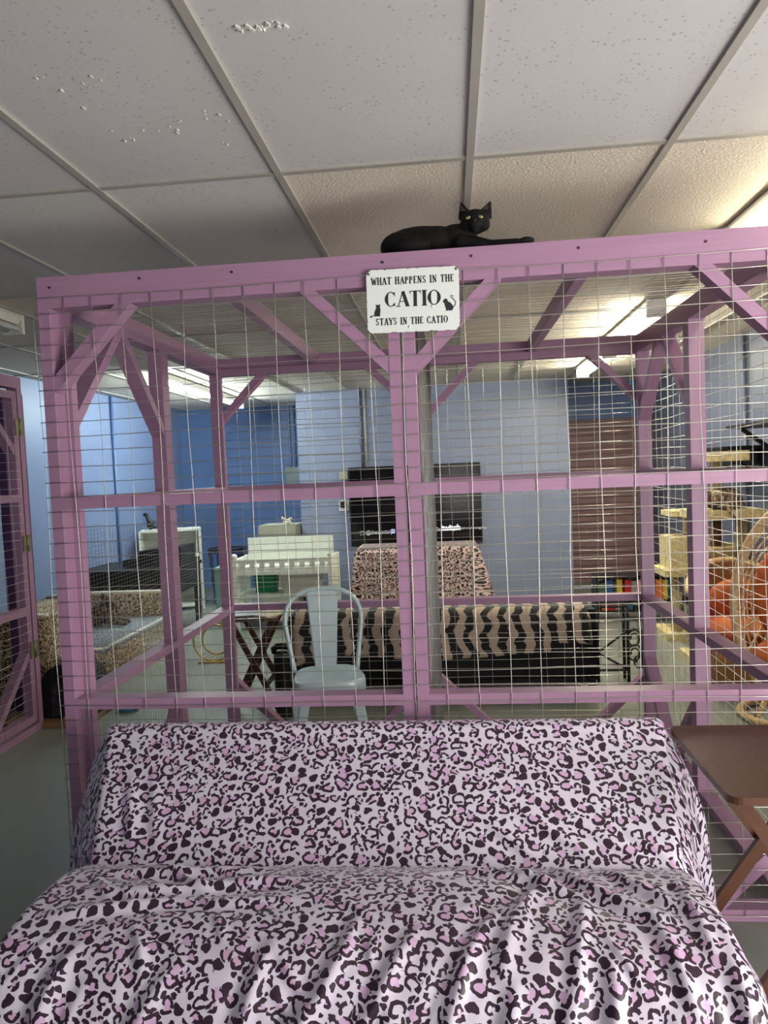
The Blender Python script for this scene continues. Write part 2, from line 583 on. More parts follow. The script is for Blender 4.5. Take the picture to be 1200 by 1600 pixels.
struct(w.build('added_side_window', mat('window_frame_paint', (226, 226, 220), .4)))  # frame of the added, unseen opening in the right wall
struct(MB().box(X0, -1.74, Y1, Y1 + .1, 0, HC + .1).build('wall_back', DEEPB))
struct(MB().box(-1.74, 1.33, 8.30, Y1 + .1, 0, HC + .1).build('wall_middle', mat('middle_wall_paint', (136, 146, 174), 0.42, 0, 0.03, 1.0, 0.1, 26)))
w = MB()
w.box(1.33, X1, 8.95, 9.1, 2.02, HC + .1)
struct(w.build('wall_recess', DEEPB))
# shop front behind the camera with a window opening
WX0, WX1, WZ0, WZ1 = -0.10, 0.50, 0.06, 2.3
w = MB()
w.box(X0, WX0, Y0 - .12, Y0, 0, HC)
w.box(WX1, X1, Y0 - .12, Y0, 0, HC)
w.box(WX0, WX1, Y0 - .12, Y0, 0, WZ0)
w.box(WX0, WX1, Y0 - .12, Y0, WZ1, HC)
struct(w.build('wall_front', SHOPW))
w = MB()
for x in (WX0 + .02, (WX0 + WX1) / 2, WX1 - .02):
    w.box(x - .025, x + .025, Y0 - .09, Y0 - .03, WZ0, WZ1)
w.box(WX0, WX1, Y0 - .09, Y0 - .03, WZ0, WZ0 + .05)
w.box(WX0, WX1, Y0 - .09, Y0 - .03, WZ1 - .05, WZ1)
struct(w.build('window_1', WHITE))
# roller shutter
sh = MB()
pts = []
for i in range(27):
    z = 0.035 + i * 0.075
    pts += [(z, 0.0), (z + .06, 0.0), (z + .066, 0.012), (z + .072, 0.012)]
prof = np.array([[(x, 8.98 + dy, z) for z, dy in pts if z < 2.06] for x in (1.33, X1)])
sh.grid(prof, smooth=False)
SHUT = mat('brown_shutter_paint', (138, 108, 110), 0.5, 0, 0.05, 6)
shutter = struct(sh.build('door_1', SHUT))
MB().box(1.34, X1 - .01, 8.955, 8.99, 0.02, 0.06).build('bottom_rail', mat('shiny_rail_steel', (180, 180, 170), 0.2, 0.9), shutter)

# ceiling: lay-in tiles in a T grid
GX, GY = -0.5123, 2.354
TS, TL = 0.6096, 1.2192
T_PIN = tile_mat('pinhole_ceiling_tile', (196, 194, 194), True)
T_STIP = tile_mat('stippled_ceiling_tile', (220, 210, 196), False)
T_STAIN = tile_mat('stained_ceiling_tile', (206, 196, 176), False, True)
T_PLAIN = tile_mat('plain_ceiling_tile', (204, 203, 200), True)
ce = MB()
i0, i1 = int(math.floor((X0 - GX) / TS)), int(math.ceil((X1 - GX) / TS))
j0, j1 = int(math.floor((Y0 - GY) / TL)), int(math.ceil((Y1 - GY) / TL))
for i in range(i0, i1):
    for j in range(j0, j1):
        xa, xb = max(X0, GX + i * TS), min(X1, GX + (i + 1) * TS)
        ya, yb = max(Y0, GY + j * TL), min(Y1, GY + (j + 1) * TL)
        if xb <= xa or yb <= ya: continue
        if j < 0: mi = 0
        elif i == 3 and j == 0: mi = 2
        elif i < 0 and j == 0: mi = 3
        else: mi = 1
        V = [ce.bm.verts.new(p) for p in ((xa, ya, HC), (xa, yb, HC), (xb, yb, HC), (xb, ya, HC))]
        ce._face(V, None, False, mi)
struct(ce.build('ceiling', [T_PIN, T_STIP, T_STAIN, T_PLAIN], normals=False))
TBAR = mat('ceiling_grid_steel', (166, 162, 155), 0.45, 0.1, 0.03)
tb = MB()
for i in range(i0, i1 + 1):
    x = GX + i * TS
    if X0 < x < X1: tb.box(x - .012, x + .012, Y0, Y1, HC - .009, HC + .004)
struct(tb.build('trim_1', TBAR))
tb = MB()
for j in range(j0, j1 + 1):
    y = GY + j * TL
    if Y0 < y < Y1: tb.box(X0, X1, y - .012, y + .012, HC - .007, HC + .004)
struct(tb.build('trim_2', TBAR))
tb = MB()   # chipped flecks of tile face that hang from the ceiling
for cx, cy, n, sp in ((-0.37, 1.60, 20, .026), (-0.95, 1.72, 5, .02), (-0.85, 1.76, 6, .03), (-0.78, 2.0, 8, .05), (-0.86, 2.05, 5, .02), (-0.62, 1.96, 9, .06), (-0.9, 1.86, 4, .02), (-1.45, 1.7, 4, .03), (-0.25, 1.98, 4, .03), (-0.62, 2.12, 3, .02)):
    for k in range(n):
        x, y = cx + random.gauss(0, sp), cy + random.gauss(0, sp * .45)
        s = random.uniform(.001, .0035) * (1.5 if n > 15 else 1)
        tb.bar((x - s, y, HC - .002), (x + s, y + s * random.uniform(-1, 1), HC - .002 - s), s * 1.4, s, (0, .3, 1))
struct(tb.build('trim_3', mat('tile_flecks', (226, 224, 216), 0.9)))

# ------------------------------------------------------------------ fluorescent lights
def tube_light(x, ya, yb, ntube, lit, tubemat, label, wd=0.12):
    t = thing('fluorescent_light', (x, (ya + yb) / 2, HC - .009), label, 'ceiling light', 'bare fluorescent lights on the ceiling')
    L = (yb - ya) / 2
    h = MB()
    h.prism([(-wd * .42, 0), (wd * .42, 0), (wd * .5, -.02), (wd * .3, -.055), (-wd * .3, -.055), (-wd * .5, -.02)], lambda u, v, w: (u, -L + w, v), 2 * L)
    h.build('housing', WHITEP, t)
    for s in (-1, 1):
        e = MB().box(-wd * .48, wd * .48, s * L - .012, s * L + .012, -.105, 0)
        e.build('lamp_holder', WHITEP, t)
    xs = [0] if ntube == 1 else [-wd * .28, wd * .28]
    for q in xs:
        MB().tube([(q, -L + .012, -.078), (q, L - .012, -.078)], .0165, 12).build('tube', tubemat, t)
    return t
OFFT = mat('unlit_tube_glass', (206, 210, 204), 0.25)
tube_light(1.24, 2.02, 3.24, 2, True, TUBE_W, 'lit twin tube ceiling light nearest the camera above the enclosure top')
tube_light(1.26, 4.55, 5.77, 2, True, TUBE_B, 'lit twin tube ceiling light seen through the mesh roof of the enclosure')
tube_light(1.33, 6.18, 7.40, 2, True, TUBE_B, 'lit twin tube ceiling light in front of the brown roller shutter')
tube_light(-2.50, 6.25, 8.69, 1, True, TUBE_C, 'long lit ceiling tube light beside the pale blue wall', .075)
tube_light(-2.40, 1.50, 3.92, 2, False, OFFT, 'unlit white ceiling tube light at the edge above the mesh gate')

# ------------------------------------------------------------------ the cat enclosure
XL, XR, XM = -1.346, 1.085, -0.1405
YF, YB = 2.344, 4.17
ZT = 2.11
W, D = 0.038, 0.064
enc = thing('cat_enclosure', (0, YF, 0), 'big purple timber and wire mesh cat enclosure with a mesh roof', 'cat enclosure')
def part(name, mb, m=PURPLE, bev=0.0022):
    if bev: mb.bevel(bev, 1)
    # built in world coordinates, then moved under the enclosure
    for v in mb.bm.verts: v.co.y -= YF
    return mb.build(name, m, enc)
def post(x0, x1, y0, y1, z0=0.0, z1=ZT): return part('post', MB().box(x0, x1, y0, y1, z0, z1))
def rail(x0, x1, y0, y1, z0, z1): return part('rail', MB().box(x0, x1, y0, y1, z0, z1))
def brace(a, b, w, h, up): return part('brace', MB().bar(a, b, w, h, up))
RZ = [(0.0, W), (0.716, 0.752), (1.402, 1.440), (ZT - W, ZT)]
def panel_x(xa, xb, y0, y1, bl=0.27):
    """a panel that faces along Y"""
    post(xa, xa + W, y0, y1); post(xb - W, xb, y0, y1)
    for za, zb in RZ: rail(xa + W, xb - W, y0, y1, za, zb)
    yc = (y0 + y1) / 2
    i0, i1, zb, zt = xa + W, xb - W, W, ZT - W
    k = .016
    for x, s in ((i0, 1), (i1, -1)):
        brace((x - s * k, yc, zt - bl), (x + s * bl, yc, zt + k), W, D - .004, (0, 1, 0))
        brace((x - s * k, yc, zb + bl), (x + s * bl, yc, zb - k), W, D - .004, (0, 1, 0))
def panel_y(ya, yb, x0, x1, bl=0.36, top=True, bottom=True):
    post(x0, x1, ya, ya + W); post(x0, x1, yb - W, yb)
    for za, zb in RZ: rail(x0, x1, ya + W, yb - W, za, zb)
    xc = (x0 + x1) / 2
    i0, i1, zb, zt = ya + W, yb - W, W, ZT - W
    k = .016
    for y, s in ((i0, 1), (i1, -1)):
        if top: brace((xc, y - s * k, zt - bl), (xc, y + s * bl, zt + k), W, D - .004, (1, 0, 0))
        if bottom: brace((xc, y - s * k, zb + bl), (xc, y + s * bl, zb - k), W, D - .004, (1, 0, 0))
panel_x(XL, XM - .004, YF, YF + D)
panel_x(XM + .004, XR, YF, YF + D)
panel_x(XL, XM - .002, YB - D, YB)
panel_x(XM + .002, XR, YB - D, YB)
ym = (YF + YB) / 2
for xa, xb in ((XL, XL + D), (XR - D, XR)):
    panel_y(YF + D, ym, xa, xb, 0.38, xa < 0, xa < 0)
    panel_y(ym, YB - D, xa, xb, 0.36, xa > 0, xa > 0)
# roof frame on top
def roof(name, x0, x1, y0, y1): return part(name, MB().box(x0, x1, y0, y1, ZT, ZT + D))
roof('roof_rail', XL, XR, YF, YF + W)
roof('roof_rail', XL, XR, YB - W, YB)
for x in (XL, XM - W, XM, XR - W): roof('rafter', x, x + W, YF + W, YB - W)
for x in (-0.745, 0.468): roof('rafter', x - W / 2, x + W / 2, YF + W, YB - W)
# screws in the roof beam
for x in (-1.30, -0.99, -0.68, -0.19, 0.09, 0.42, 0.80):
    s = MB().lathe([(.004, -.002), (.004, .001), (.0015, .0012)], (x, -.0008, ZT + D * .55 + random.uniform(-.006, .006)), 'Y', 10)
    s.build('screw', SCREWM, enc)

def wires(axis_u, axis_v, origin, nu, nv, du, dv, r, amp=.0025, n=4, seg=10, knots=True):
    """welded mesh: nu wires along v spaced du, nv wires along u spaced dv"""
    m = MB()
    o, U, V = Vector(origin), Vector(axis_u), Vector(axis_v)
    N = U.cross(V).normalized()
    Lu, Lv = (nu - 1) * du, (nv - 1) * dv
    for i in range(nu):
        ph, k = random.random() * 7, random.uniform(2, 4)
        pts = []
        for s in range(seg + 1):
            f = s / seg
            pts.append(o + U * (i * du + amp * math.sin(ph + f * k * 5)) + V * (f * Lv) + N * (amp * .6 * math.sin(ph * 2 + f * 9)))
        m.tube(pts, r, n)
    for j in range(nv):
        ph, k = random.random() * 7, random.uniform(2, 4)
        pts = []
        for s in range(seg + 1):
            f = s / seg
            pts.append(o + U * (f * Lu) + V * (j * dv + amp * .8 * math.sin(ph + f * k * 5)) + N * (r * 1.6 + amp * .6 * math.sin(ph * 2 + f * 9)))
        m.tube(pts, r, n)
    return m
S4, S2 = 0.1016, 0.0508
def mesh_part(m, mt=GALV): return part('wire_mesh', m, mt, 0)
nv = 42
mesh_part(wires((1, 0, 0), (0, 0, 1), (XL - .012, YF - .004, 0.02), 25, nv, S4, S2, 0.00135, .0035, 5, 14))
mesh_part(wires((1, 0, 0), (0, 0, 1), (XL + .02, YB + .004, 0.03), 24, nv, S4, S2, .0014, .0035, 4, 14))
mesh_part(wires((0, 1, 0), (0, 0, 1), (XR + .004, YF + .01, 0.02), 19, nv, S4, S2, .0014, .0045, 4, 12))
mesh_part(wires((0, 1, 0), (1, 0, 0), (XL + .01, YF + .04, ZT + D + .003), 35, 25, S2, S4, .0011, .005, 4, 12))
F1 = 0.0254
mesh_part(wires((0, 1, 0), (0, 0, 1), (XL - .003, YF + .01, 0.02), 72, 83, F1, F1 * .62, .00055, .001, 3, 3), FINEW)
F2 = 0.0127
mesh_part(wires((0, 1, 0), (0, 0, 1), (XM + .047, YF + .07, 0.02), 133, 110, F2, F2 * 1.5, .0005, .004, 3, 5), FINEW)

# ------------------------------------------------------------------ the CATIO sign
SIGNW = NT('worn_white_enamel')
co = SIGNW.coord()
sx = SIGNW.n('ShaderNodeSeparateXYZ'); SIGNW.link(co, sx.inputs[0])
ex = SIGNW.m('SUBTRACT', 0.146, SIGNW.m('ABSOLUTE', sx.outputs[0]))
ez = SIGNW.m('SUBTRACT', 0.099, SIGNW.m('ABSOLUTE', sx.outputs[2]))
ed = SIGNW.m('ADD', SIGNW.m('MINIMUM', ex, ez), SIGNW.m('MULTIPLY', SIGNW.m('SUBTRACT', SIGNW.noise(co, 42, 4, 0.7), 0.5), 0.020))
cr = SIGNW.m('ADD', SIGNW.m('ADD', ex, ez), SIGNW.m('MULTIPLY', SIGNW.m('SUBTRACT', SIGNW.noise(co, 60, 4, 0.7), 0.5), 0.02))
rust = SIGNW.m('MAXIMUM', SIGNW.m('LESS_THAN', ed, -0.0005), SIGNW.m('LESS_THAN', cr, 0.013))
SIGNW.set(**{'Base Color': SIGNW.mix(rust, lin((226, 232, 230)), lin((92, 60, 56))), 'Roughness': 0.35})
sgn = thing('metal_sign', (-0.098, YF - .012, 2.0185), 'white metal sign lettered CATIO with two black cat silhouettes on the mesh', 'sign')
sgn.rotation_euler = (0, math.radians(1.0), 0)
def rrect(w, h, r, n=6):
    out = []
    for cx, cy, a0 in ((w / 2 - r, h / 2 - r, 0), (-w / 2 + r, h / 2 - r, 90), (-w / 2 + r, -h / 2 + r, 180), (w / 2 - r, -h / 2 + r, 270)):
        for k in range(n + 1):
            a = math.radians(a0 + 90 * k / n)
            out.append((cx + r * math.cos(a), cy + r * math.sin(a)))
    return out
MB().prism(rrect(.292, .198, .014), lambda u, v, w: (u, w - .0015, v), .003).build('plate', SIGNW.mat, sgn)
INK = mat('black_sign_ink', (34, 38, 46), 0.5)
LET = MB()
def quad(pts):
    vs = [LET.bm.verts.new((x, -.0022, z)) for x, z in pts]
    LET._face(vs)
def sline(x0, y0, x1, y1, w):
    d = Vector((x1 - x0, y1 - y0)); L = d.length; d /= L
    nrm = Vector((-d.y, d.x)) * (w / 2)
    quad([(x0 + nrm.x, y0 + nrm.y), (x0 - nrm.x, y0 - nrm.y), (x1 - nrm.x, y1 - nrm.y), (x1 + nrm.x, y1 + nrm.y)])
def sarc(cx, cy, rx, ry, a0, a1, w0, w1, n=26):
    """arc whose weight swells from thin (top, bottom) to thick (sides)"""
    prev = None
    for k in range(n + 1):
        a = math.radians(a0 + (a1 - a0) * k / n)
        w = w0 + (w1 - w0) * abs(math.cos(a)) ** 1.5
        o = (cx + (rx + w / 2) * math.cos(a), cy + (ry + w0 / 2) * math.sin(a))
        i = (cx + (rx - w / 2) * math.cos(a), cy + (ry - w0 / 2) * math.sin(a))
        if prev: quad([prev[0], prev[1], i, o])
        prev = (o, i)
def glyph(ch, x, y, h, w, bold, thin, ser):
    s = ser
    def L(a, b, c, d, t): sline(x + a * w, y + b * h, x + c * w, y + d * h, t)
    def S(a, b, k=1.0): sline(x + a * w - s * k, y + b * h, x + a * w + s * k, y + b * h, thin)
    if ch == 'H':
        L(.15, 0, .15, 1, bold); L(.85, 0, .85, 1, bold); L(.15, .55, .85, .55, thin)
        for a in (.15, .85): S(a, 0); S(a, 1)
    elif ch == 'W':
        L(0, 1, .28, 0, bold); L(.28, 0, .5, .85, thin); L(.5, .85, .74, 0, bold); L(.74, 0, 1, 1, thin); S(0, 1); S(1, 1)
    elif ch == 'A':
        L(.5, 1, .05, 0, thin); L(.5, 1, .93, 0, bold); L(.22, .33, .8, .33, thin); S(.05, 0); S(.93, 0)
    elif ch == 'T':
        L(.5, 0, .5, 1, bold); L(0, .985, 1, .985, thin); L(.01, 1, .01, .82, thin); L(.99, 1, .99, .82, thin); S(.5, 0)
    elif ch == 'P':
        L(.2, 0, .2, 1, bold); S(.2, 0); sarc(x + .3 * w, y + .73 * h, .5 * w, .25 * h, -90, 90, thin, bold * .9); L(.2, .98, .32, .98, thin); L(.2, .48, .32, .48, thin)
    elif ch == 'E':
        L(.2, 0, .2, 1, bold); L(.05, .985, .9, .985, thin); L(.2, .52, .7, .52, thin); L(.05, .015, .95, .015, thin); L(.9, 1, .9, .84, thin); L(.95, 0, .95, .18, thin)
    elif ch == 'N':
        L(.12, 0, .12, 1, thin); L(.12, 1, .86, 0, bold); L(.86, 0, .86, 1, thin); S(.12, 0, .8); S(.86, 1, .8); S(.1, 1, .6)
    elif ch == 'S':
        sarc(x + .5 * w, y + .75 * h, .34 * w, .235 * h, 30, 250, thin, bold * .8); sarc(x + .5 * w, y + .26 * h, .36 * w, .245 * h, 80, -150, thin, bold * .8)
        L(.42, .53, .58, .49, bold * .9); L(.84, .98, .84, .78, thin); L(.12, .02, .12, .24, thin)
    elif ch == 'I':
        L(.5, 0, .5, 1, bold); sline(x + .5 * w - s * 1.2, y, x + .5 * w + s * 1.2, y, thin); sline(x + .5 * w - s * 1.2, y + h, x + .5 * w + s * 1.2, y + h, thin)
    elif ch == 'Y':
        L(0, 1, .5, .45, bold); L(1, 1, .5, .45, thin); L(.5, 0, .5, .48, bold); S(0, 1); S(1, 1); S(.5, 0)
    elif ch == 'C':
        sarc(x + .52 * w, y + .5 * h, .42 * w, .485 * h, 42, 318, thin, bold); L(.88, .97, .88, .70, thin); L(.88, .03, .88, .25, thin)
    elif ch == 'O':
        sarc(x + .5 * w, y + .5 * h, .42 * w, .485 * h, 0, 360, thin, bold, 44)
WD = {'W': 1.15, 'I': .38, 'T': .9, 'E': .72, 'P': .76, 'S': .72, 'H': .92, 'N': .9, 'A': .92, 'Y': .88, 'C': .9, 'O': 1.0, ' ': .48}
def word(txt, xc, y, h, total, bold, thin, ser, gap):
    ws = [WD[c] for c in txt]
    k = (total - gap * (len(txt) - 1)) / sum(ws)
    x = xc - total / 2
    for c, wv in zip(txt, ws):
        if c != ' ': glyph(c, x, y, h, wv * k, bold, thin, ser)
        x += wv * k + gap
word('WHAT HAPPENS IN THE', 0.0, .052, .0215, .258, .0041, .0020, .0030, .0036)
word('CATIO', -.0005, -.018, .046, .172, .0108, .0026, .0070, .0055)
word('STAYS IN THE CATIO', -.005, -.074, .0205, .226, .0041, .0020, .0030, .0036)
def silhouette(poly, ox, oz, k, flip=1):
    quad([(ox + flip * x * k, oz + z * k) for x, z in poly])
silhouette([(.10, 0), (.72, -.03), (.76, .4), (.80, .80), (.72, 1.0), (.78, 1.12), (.70, 1.42), (.60, 1.28), (.42, 1.28), (.28, 1.38), (.26, 1.1), (.34, .98), (.16, .68), (.06, .35)], -.125, -.046, .0275)
silhouette([(.0, 0), (.18, .04), (.16, .16), (.05, .50), (.0, .78), (-.16, .92), (-.14, 1.06), (-.02, 1.12), (.06, 1.3), (.20, 1.2), (.30, 1.22), (.34, .98), (.62, .82), (.86, .52), (.92, .22), (.80, .02), (.55, -.02), (.4, .04), (.3, -.02)], .099, -.038, .0300)
for k in range(14):   # tails
    a0, a1 = k / 14, (k + 1) / 14
    f = lambda a: (-.122 + .002 - .016 * math.sin(a * 2.4), -.0435 - .0035 * a + (-.008 * max(0, a - .45) ** 1 * 1.4) * math.sin(a * 3))
    (x0, z0), (x1, z1) = f(a0), f(a1)
    sline(x0, z0, x1, z1, .0026)
    g = lambda a: (.124 + .010 * math.sin(a * 3.6), -.030 + .034 * a)
    (x0, z0), (x1, z1) = g(a0), g(a1)
    sline(x0, z0, x1, z1, .0024)
sarc(.1225, .0045, .004, .0035, 0, 180, .0022, .0022)
LET.build('lettering', INK, sgn)
for dx, dz in ((-.138, .086), (.138, .090), (.062, -.022), (-.012, -.083)):
    MB().lathe([(.004, 0), (.004, -.002), (.001, -.003)], (dx, -.0015, dz), 'Y', 12).build('screw', BRASS if dz > .05 else WHITE, sgn)

# ------------------------------------------------------------------ black cat on the roof beam
cat = thing('cat', (0.0, 2.44, ZT + D), 'black cat lying on the top beam above the sign, looking at the camera', 'cat')
hx, hz = 0.108, 0.088
body = [
    ('e', (-.07, .01, .048), (.130, .062, .060)),
    ('e', (-.130, .005, .042), (.074, .066, .052)),
    ('e', (-.03, .0, .052), (.105, .055, .050)),
    ('e', (.045, -.005, .056), (.062, .048, .046)),
    ('e', (.080, -.01, .066), (.036, .036, .040)),
    ('e', (hx, -.035, hz + .008), (.047, .040, .039)),
    ('e', (hx - .024, -.042, hz - .006), (.022, .024, .020)),
    ('e', (hx + .026, -.042, hz - .006), (.022, .024, .020)),
    ('e', (hx - .002, -.066, hz - .010), (.020, .018, .015)),
    ('e', (hx - .002, -.060, hz - .022), (.013, .014, .010)),
    ('c', (.075, -.02, .040), .026, (.15, -.055, .016), .015),
    ('c', (.15, -.055, .016), .014, (.235, -.074, .012), .011),
    ('e', (.264, -.076, .013), (.026, .014, .012)),
    ('c', (.06, -.04, .032), .026, (.13, -.06, .013), .013),
    ('e', (-.10, -.045, .03), (.06, .03, .032)),
    ('c', (-.19, .03, .02), .018, (-.12, .09, .012), .012),
    ('k', (hx - .029, -.030, hz + .026), (hx - .043, -.028, hz + .078), .026, .42),
    ('k', (hx + .031, -.030, hz + .026), (hx + .053, -.028, hz + .073), .026, .42),
]
blob('body', body, FURB, cat, .0036, 2)
EYE = mat('yellow_green_eye', (170, 168, 96), 0.12, 0, 0.1, 200)
PUP = mat('pupil', (6, 6, 6), 0.1)
NOSE = mat('dark_nose', (40, 32, 32), 0.4)
EARS = mat('inner_ear_skin', (58, 46, 46), 0.8)
for s in (-1, 1):
    e = MB()
    ex_, ez_ = hx + s * .0195 - .003, hz + .011
    r = bmesh.ops.create_uvsphere(e.bm, u_segments=16, v_segments=10, radius=.0072)
    bmesh.ops.transform(e.bm, matrix=Matrix.Translation((ex_, -.0698, ez_)) @ Euler((0, s * .25, 0)).to_matrix().to_4x4() @ Matrix.Diagonal((1.15, .7, .62, 1)), verts=r['verts'])
    ey = e.build('eye', EYE, cat, smooth=True)
    p = MB().lathe([(.0020, 0), (.0020, -.0012), (.0005, -.0016)], (ex_, -.0744, ez_), 'Y', 12)
    p.build('pupil', PUP, ey)
    en = MB()
    b, tp = Vector((hx + s * .0335, -.0418, hz + .041)), Vector((hx + s * .0455, -.0365, hz + .063))
    vs = [en.bm.verts.new(q) for q in (b + Vector((-.009, -.001, 0)), b + Vector((.009, -.001, 0)), tp)]
    en._face(vs)
    en.build('inner_ear', EARS, cat)
e = MB()
r = bmesh.ops.create_uvsphere(e.bm, u_segments=12, v_segments=8, radius=.0045)
bmesh.ops.transform(e.bm, matrix=Matrix.Translation((hx - .002, -.0835, hz - .003)) @ Matrix.Diagonal((1.1, .6, .7, 1)), verts=r['verts'])
e.build('nose', NOSE, cat, smooth=True)

# ------------------------------------------------------------------ leopard sofa in the foreground
sofa = thing('sofa', (-.24, 1.36, 0), 'armless sofa under a glossy lilac leopard print throw cover', 'sofa')
PROF = [(2.300, .10), (2.305, .42), (2.300, .60), (2.285, .665), (2.255, .697), (2.215, .693), (2.180, .664), (2.05, .570), (1.94, .487), (1.888, .447), (1.866, .436), (1.846, .447), (1.76, .474), (1.64, .478), (1.54, .468), (1.475, .447), (1.425, .405), (1.395, .33), (1.378, .2), (1.36, .015)]
def catmull(P, per=14):
    P = [np.array(p) for p in P]
    P = [2 * P[0] - P[1]] + P + [2 * P[-1] - P[-2]]
    out = []
    for i in range(1, len(P) - 2):
        for k in range(per):
            t = k / per
            a, b, c, d = P[i - 1:i + 3]
            out.append(.5 * ((2 * b) + (-a + c) * t + (2 * a - 5 * b + 4 * c - d) * t * t + (-a + 3 * b - 3 * c + d) * t ** 3))
    out.append(P[-2])
    return np.array(out)
pr = catmull(PROF)
sl = np.concatenate([[0], np.cumsum(np.linalg.norm(np.diff(pr, axis=0), axis=1))])
NT_ = 330
tt = np.linspace(0, sl[-1], NT_)
py = np.interp(tt, sl, pr[:, 0]); pz = np.interp(tt, sl, pr[:, 1])
ty, tz = np.gradient(py, tt), np.gradient(pz, tt)
ln = np.hypot(ty, tz); ny, nz = tz / ln, -ty / ln
ic = int(np.argmin(np.abs(py - 1.866) + np.abs(pz - .436)))
tc = tt - tt[ic]                     # cloth distance from the crease, + towards the front
NU = 380
su = np.linspace(0, 1, NU)
xl = np.interp(tc, [-.45, 0, .25, .5, .9], [-1.150, -1.045, -1.065, -1.075, -1.12])
xr = np.interp(tc, [-.45, 0, .25, .5, .9], [.618, .560, .565, .575, .62])
Xg = xl[None, :] + (xr - xl)[None, :] * su[:, None]
Tg = np.repeat(tc[None, :], NU, 0)
disp = np.zeros_like(Xg)
def fold(x0, t0, x1, t1, amp, wid, skew=.6, bend=0.0):
    """a soft ridge with a trough beside it between two points of the cloth"""
    global disp
    dx, dt = x1 - x0, t1 - t0
    L = math.hypot(dx, dt)
    f = ((Xg - x0) * dx + (Tg - t0) * dt) / (L * L)
    s = ((Xg - x0) * -dt + (Tg - t0) * dx) / L - bend * (f - f * f) * 4
    env = np.clip(1 - np.abs(2 * f - 1) ** 2.2, 0, 1) * ((f > 0) & (f < 1))
    disp += amp * env * (np.exp(-(s / wid) ** 2) - skew * np.exp(-((s - 1.7 * wid) / (1.2 * wid)) ** 2))
for a in [(-.05, .02, .20, .14, .010, .018), (.10, .02, .30, .20, .012, .017, .7, .03), (.22, .01, .46, .30, .014, .018, .8, .04), (.34, .02, .52, .26, .012, .016, .8, .03),
          (.22, .10, .06, .46, .014, .02, .8, .03), (.28, .16, .20, .50, .012, .018), (.12, .20, -.03, .48, .012, .018, .7, .02), (.40, .24, .44, .52, .012, .018),
          (-.10, .30, -.24, .56, .012, .018), (-.24, .26, -.40, .58, .014, .020, .8, -.03), (-.42, .34, -.50, .62, .012, .018), (.0, .36, -.08, .62, .012, .018), (.30, .36, .26, .62, .012, .018),
          (-.98, .10, -.48, .06, .012, .016, .7, .02), (-.95, .20, -.42, .12, .012, .018, .7, .02), (-1.0, .30, -.60, .20, .012, .018), (-.80, .06, -.62, .20, .010, .016), (-.70, .24, -.35, .22, .007, .016),
          (-.62, .40, -.78, .66, .012, .02), (-.86, .36, -.95, .62, .014, .02), (.50, .10, .50, .42, .010, .016), (.53, .36, .54, .62, .012, .018),
          (.05, -.13, .20, -.02, .007, .014), (.14, -.16, .34, -.03, .007, .014), (.30, -.12, .48, -.02, .006, .014), (.42, -.10, .55, -.02, .008, .012),
          (-1.0, -.28, -.93, -.04, .008, .018), (-.94, -.30, -.85, -.03, .005, .016), (-.60, -.06, -.50, .0, .005, .014), (-.2, -.07, -.1, 0, .004, .014),
          (.10, .42, .02, .70, .013, .018), (-.34, .44, -.38, .75, .013, .02), (-.16, .46, -.20, .75, .012, .018), (.40, .46, .42, .75, .013, .018), (.20, .44, .16, .72, .012, .016)]:
    fold(*a)
for k in range(36):     # small stray wrinkles on the seat and the front drop
    x0, t0 = random.uniform(-1.0, .55), random.uniform(.03, .6)
    an = random.uniform(.9, 2.2) if t0 > .25 else random.uniform(-.5, .9)
    L = random.uniform(.08, .2)
    fold(x0, t0, x0 + L * math.cos(an), t0 + L * math.sin(an), random.uniform(.003, .006), random.uniform(.008, .014))
for k in range(10):     # broad unevenness
    a, b, c = RNG.uniform(3, 9), RNG.uniform(3, 9), RNG.uniform(0, 6)
    disp += .0016 * np.sin(a * Xg + b * Tg + c) * np.clip((Tg + .05) * 6, .15, 1)
damp = np.clip(np.abs(tc) / .03, .15, 1)
disp *= damp[None, :]
P3 = np.zeros((NU, NT_, 3))
edge = np.minimum(Xg - xl[None, :], xr[None, :] - Xg)
rr = .032
rnd = np.where(edge < rr, rr - np.sqrt(np.maximum(rr ** 2 - (rr - edge) ** 2, 0)), 0)
off = disp - rnd
P3[..., 0] = Xg
P3[..., 1] = py[None, :] + ny[None, :] * off
P3[..., 2] = np.maximum(pz[None, :] + nz[None, :] * off, .012)
UVg = np.stack([Xg, Tg], -1)
# cloth falling at both sides
ND = 34
def side(P, UV, sg):
    q = np.linspace(0, 1, ND)[1:]
    out, uvo = [], []
    for k in q:
        z = P[:, 2] * (1 - k) + .012 * k
        drop = P[:, 2] - z
        wave = (.010 * np.sin(P[:, 1] * 46 + 1.3 * sg) + .007 * np.sin(P[:, 1] * 83 + drop * 6)) * min(1, k * 3)
        x = P[:, 0] + sg * (.008 * min(1, k * 12) + np.interp(tc, [-.5, -.38, -.1, .1, .5], [.04, .095, .085, .05, .05]) * (1 - np.exp(-drop / .13)) + (.06 if sg < 0 else .015) * drop + wave)
        out.append(np.stack([x, P[:, 1] - .04 * drop * (tc > .3), z], -1))
        uvo.append(np.stack([UV[:, 0] + sg * drop, UV[:, 1]], -1))
    return out, uvo
rl, ul = side(P3[0], UVg[0], -1)
rg, ug = side(P3[-1], UVg[-1], 1)
PA = np.concatenate([np.array(rl[::-1]), P3, np.array(rg)], 0)
UA = np.concatenate([np.array(ul[::-1]), UVg, np.array(ug)], 0)
PA[..., 0] += .24; PA[..., 1] -= 1.36
nu, nvv = PA.shape[:2]
idx = np.arange(nu * nvv).reshape(nu, nvv)
faces = np.stack([idx[:-1, :-1], idx[1:, :-1], idx[1:, 1:], idx[:-1, 1:]], -1).reshape(-1, 4)
me = bpy.data.meshes.new('throw_cover')
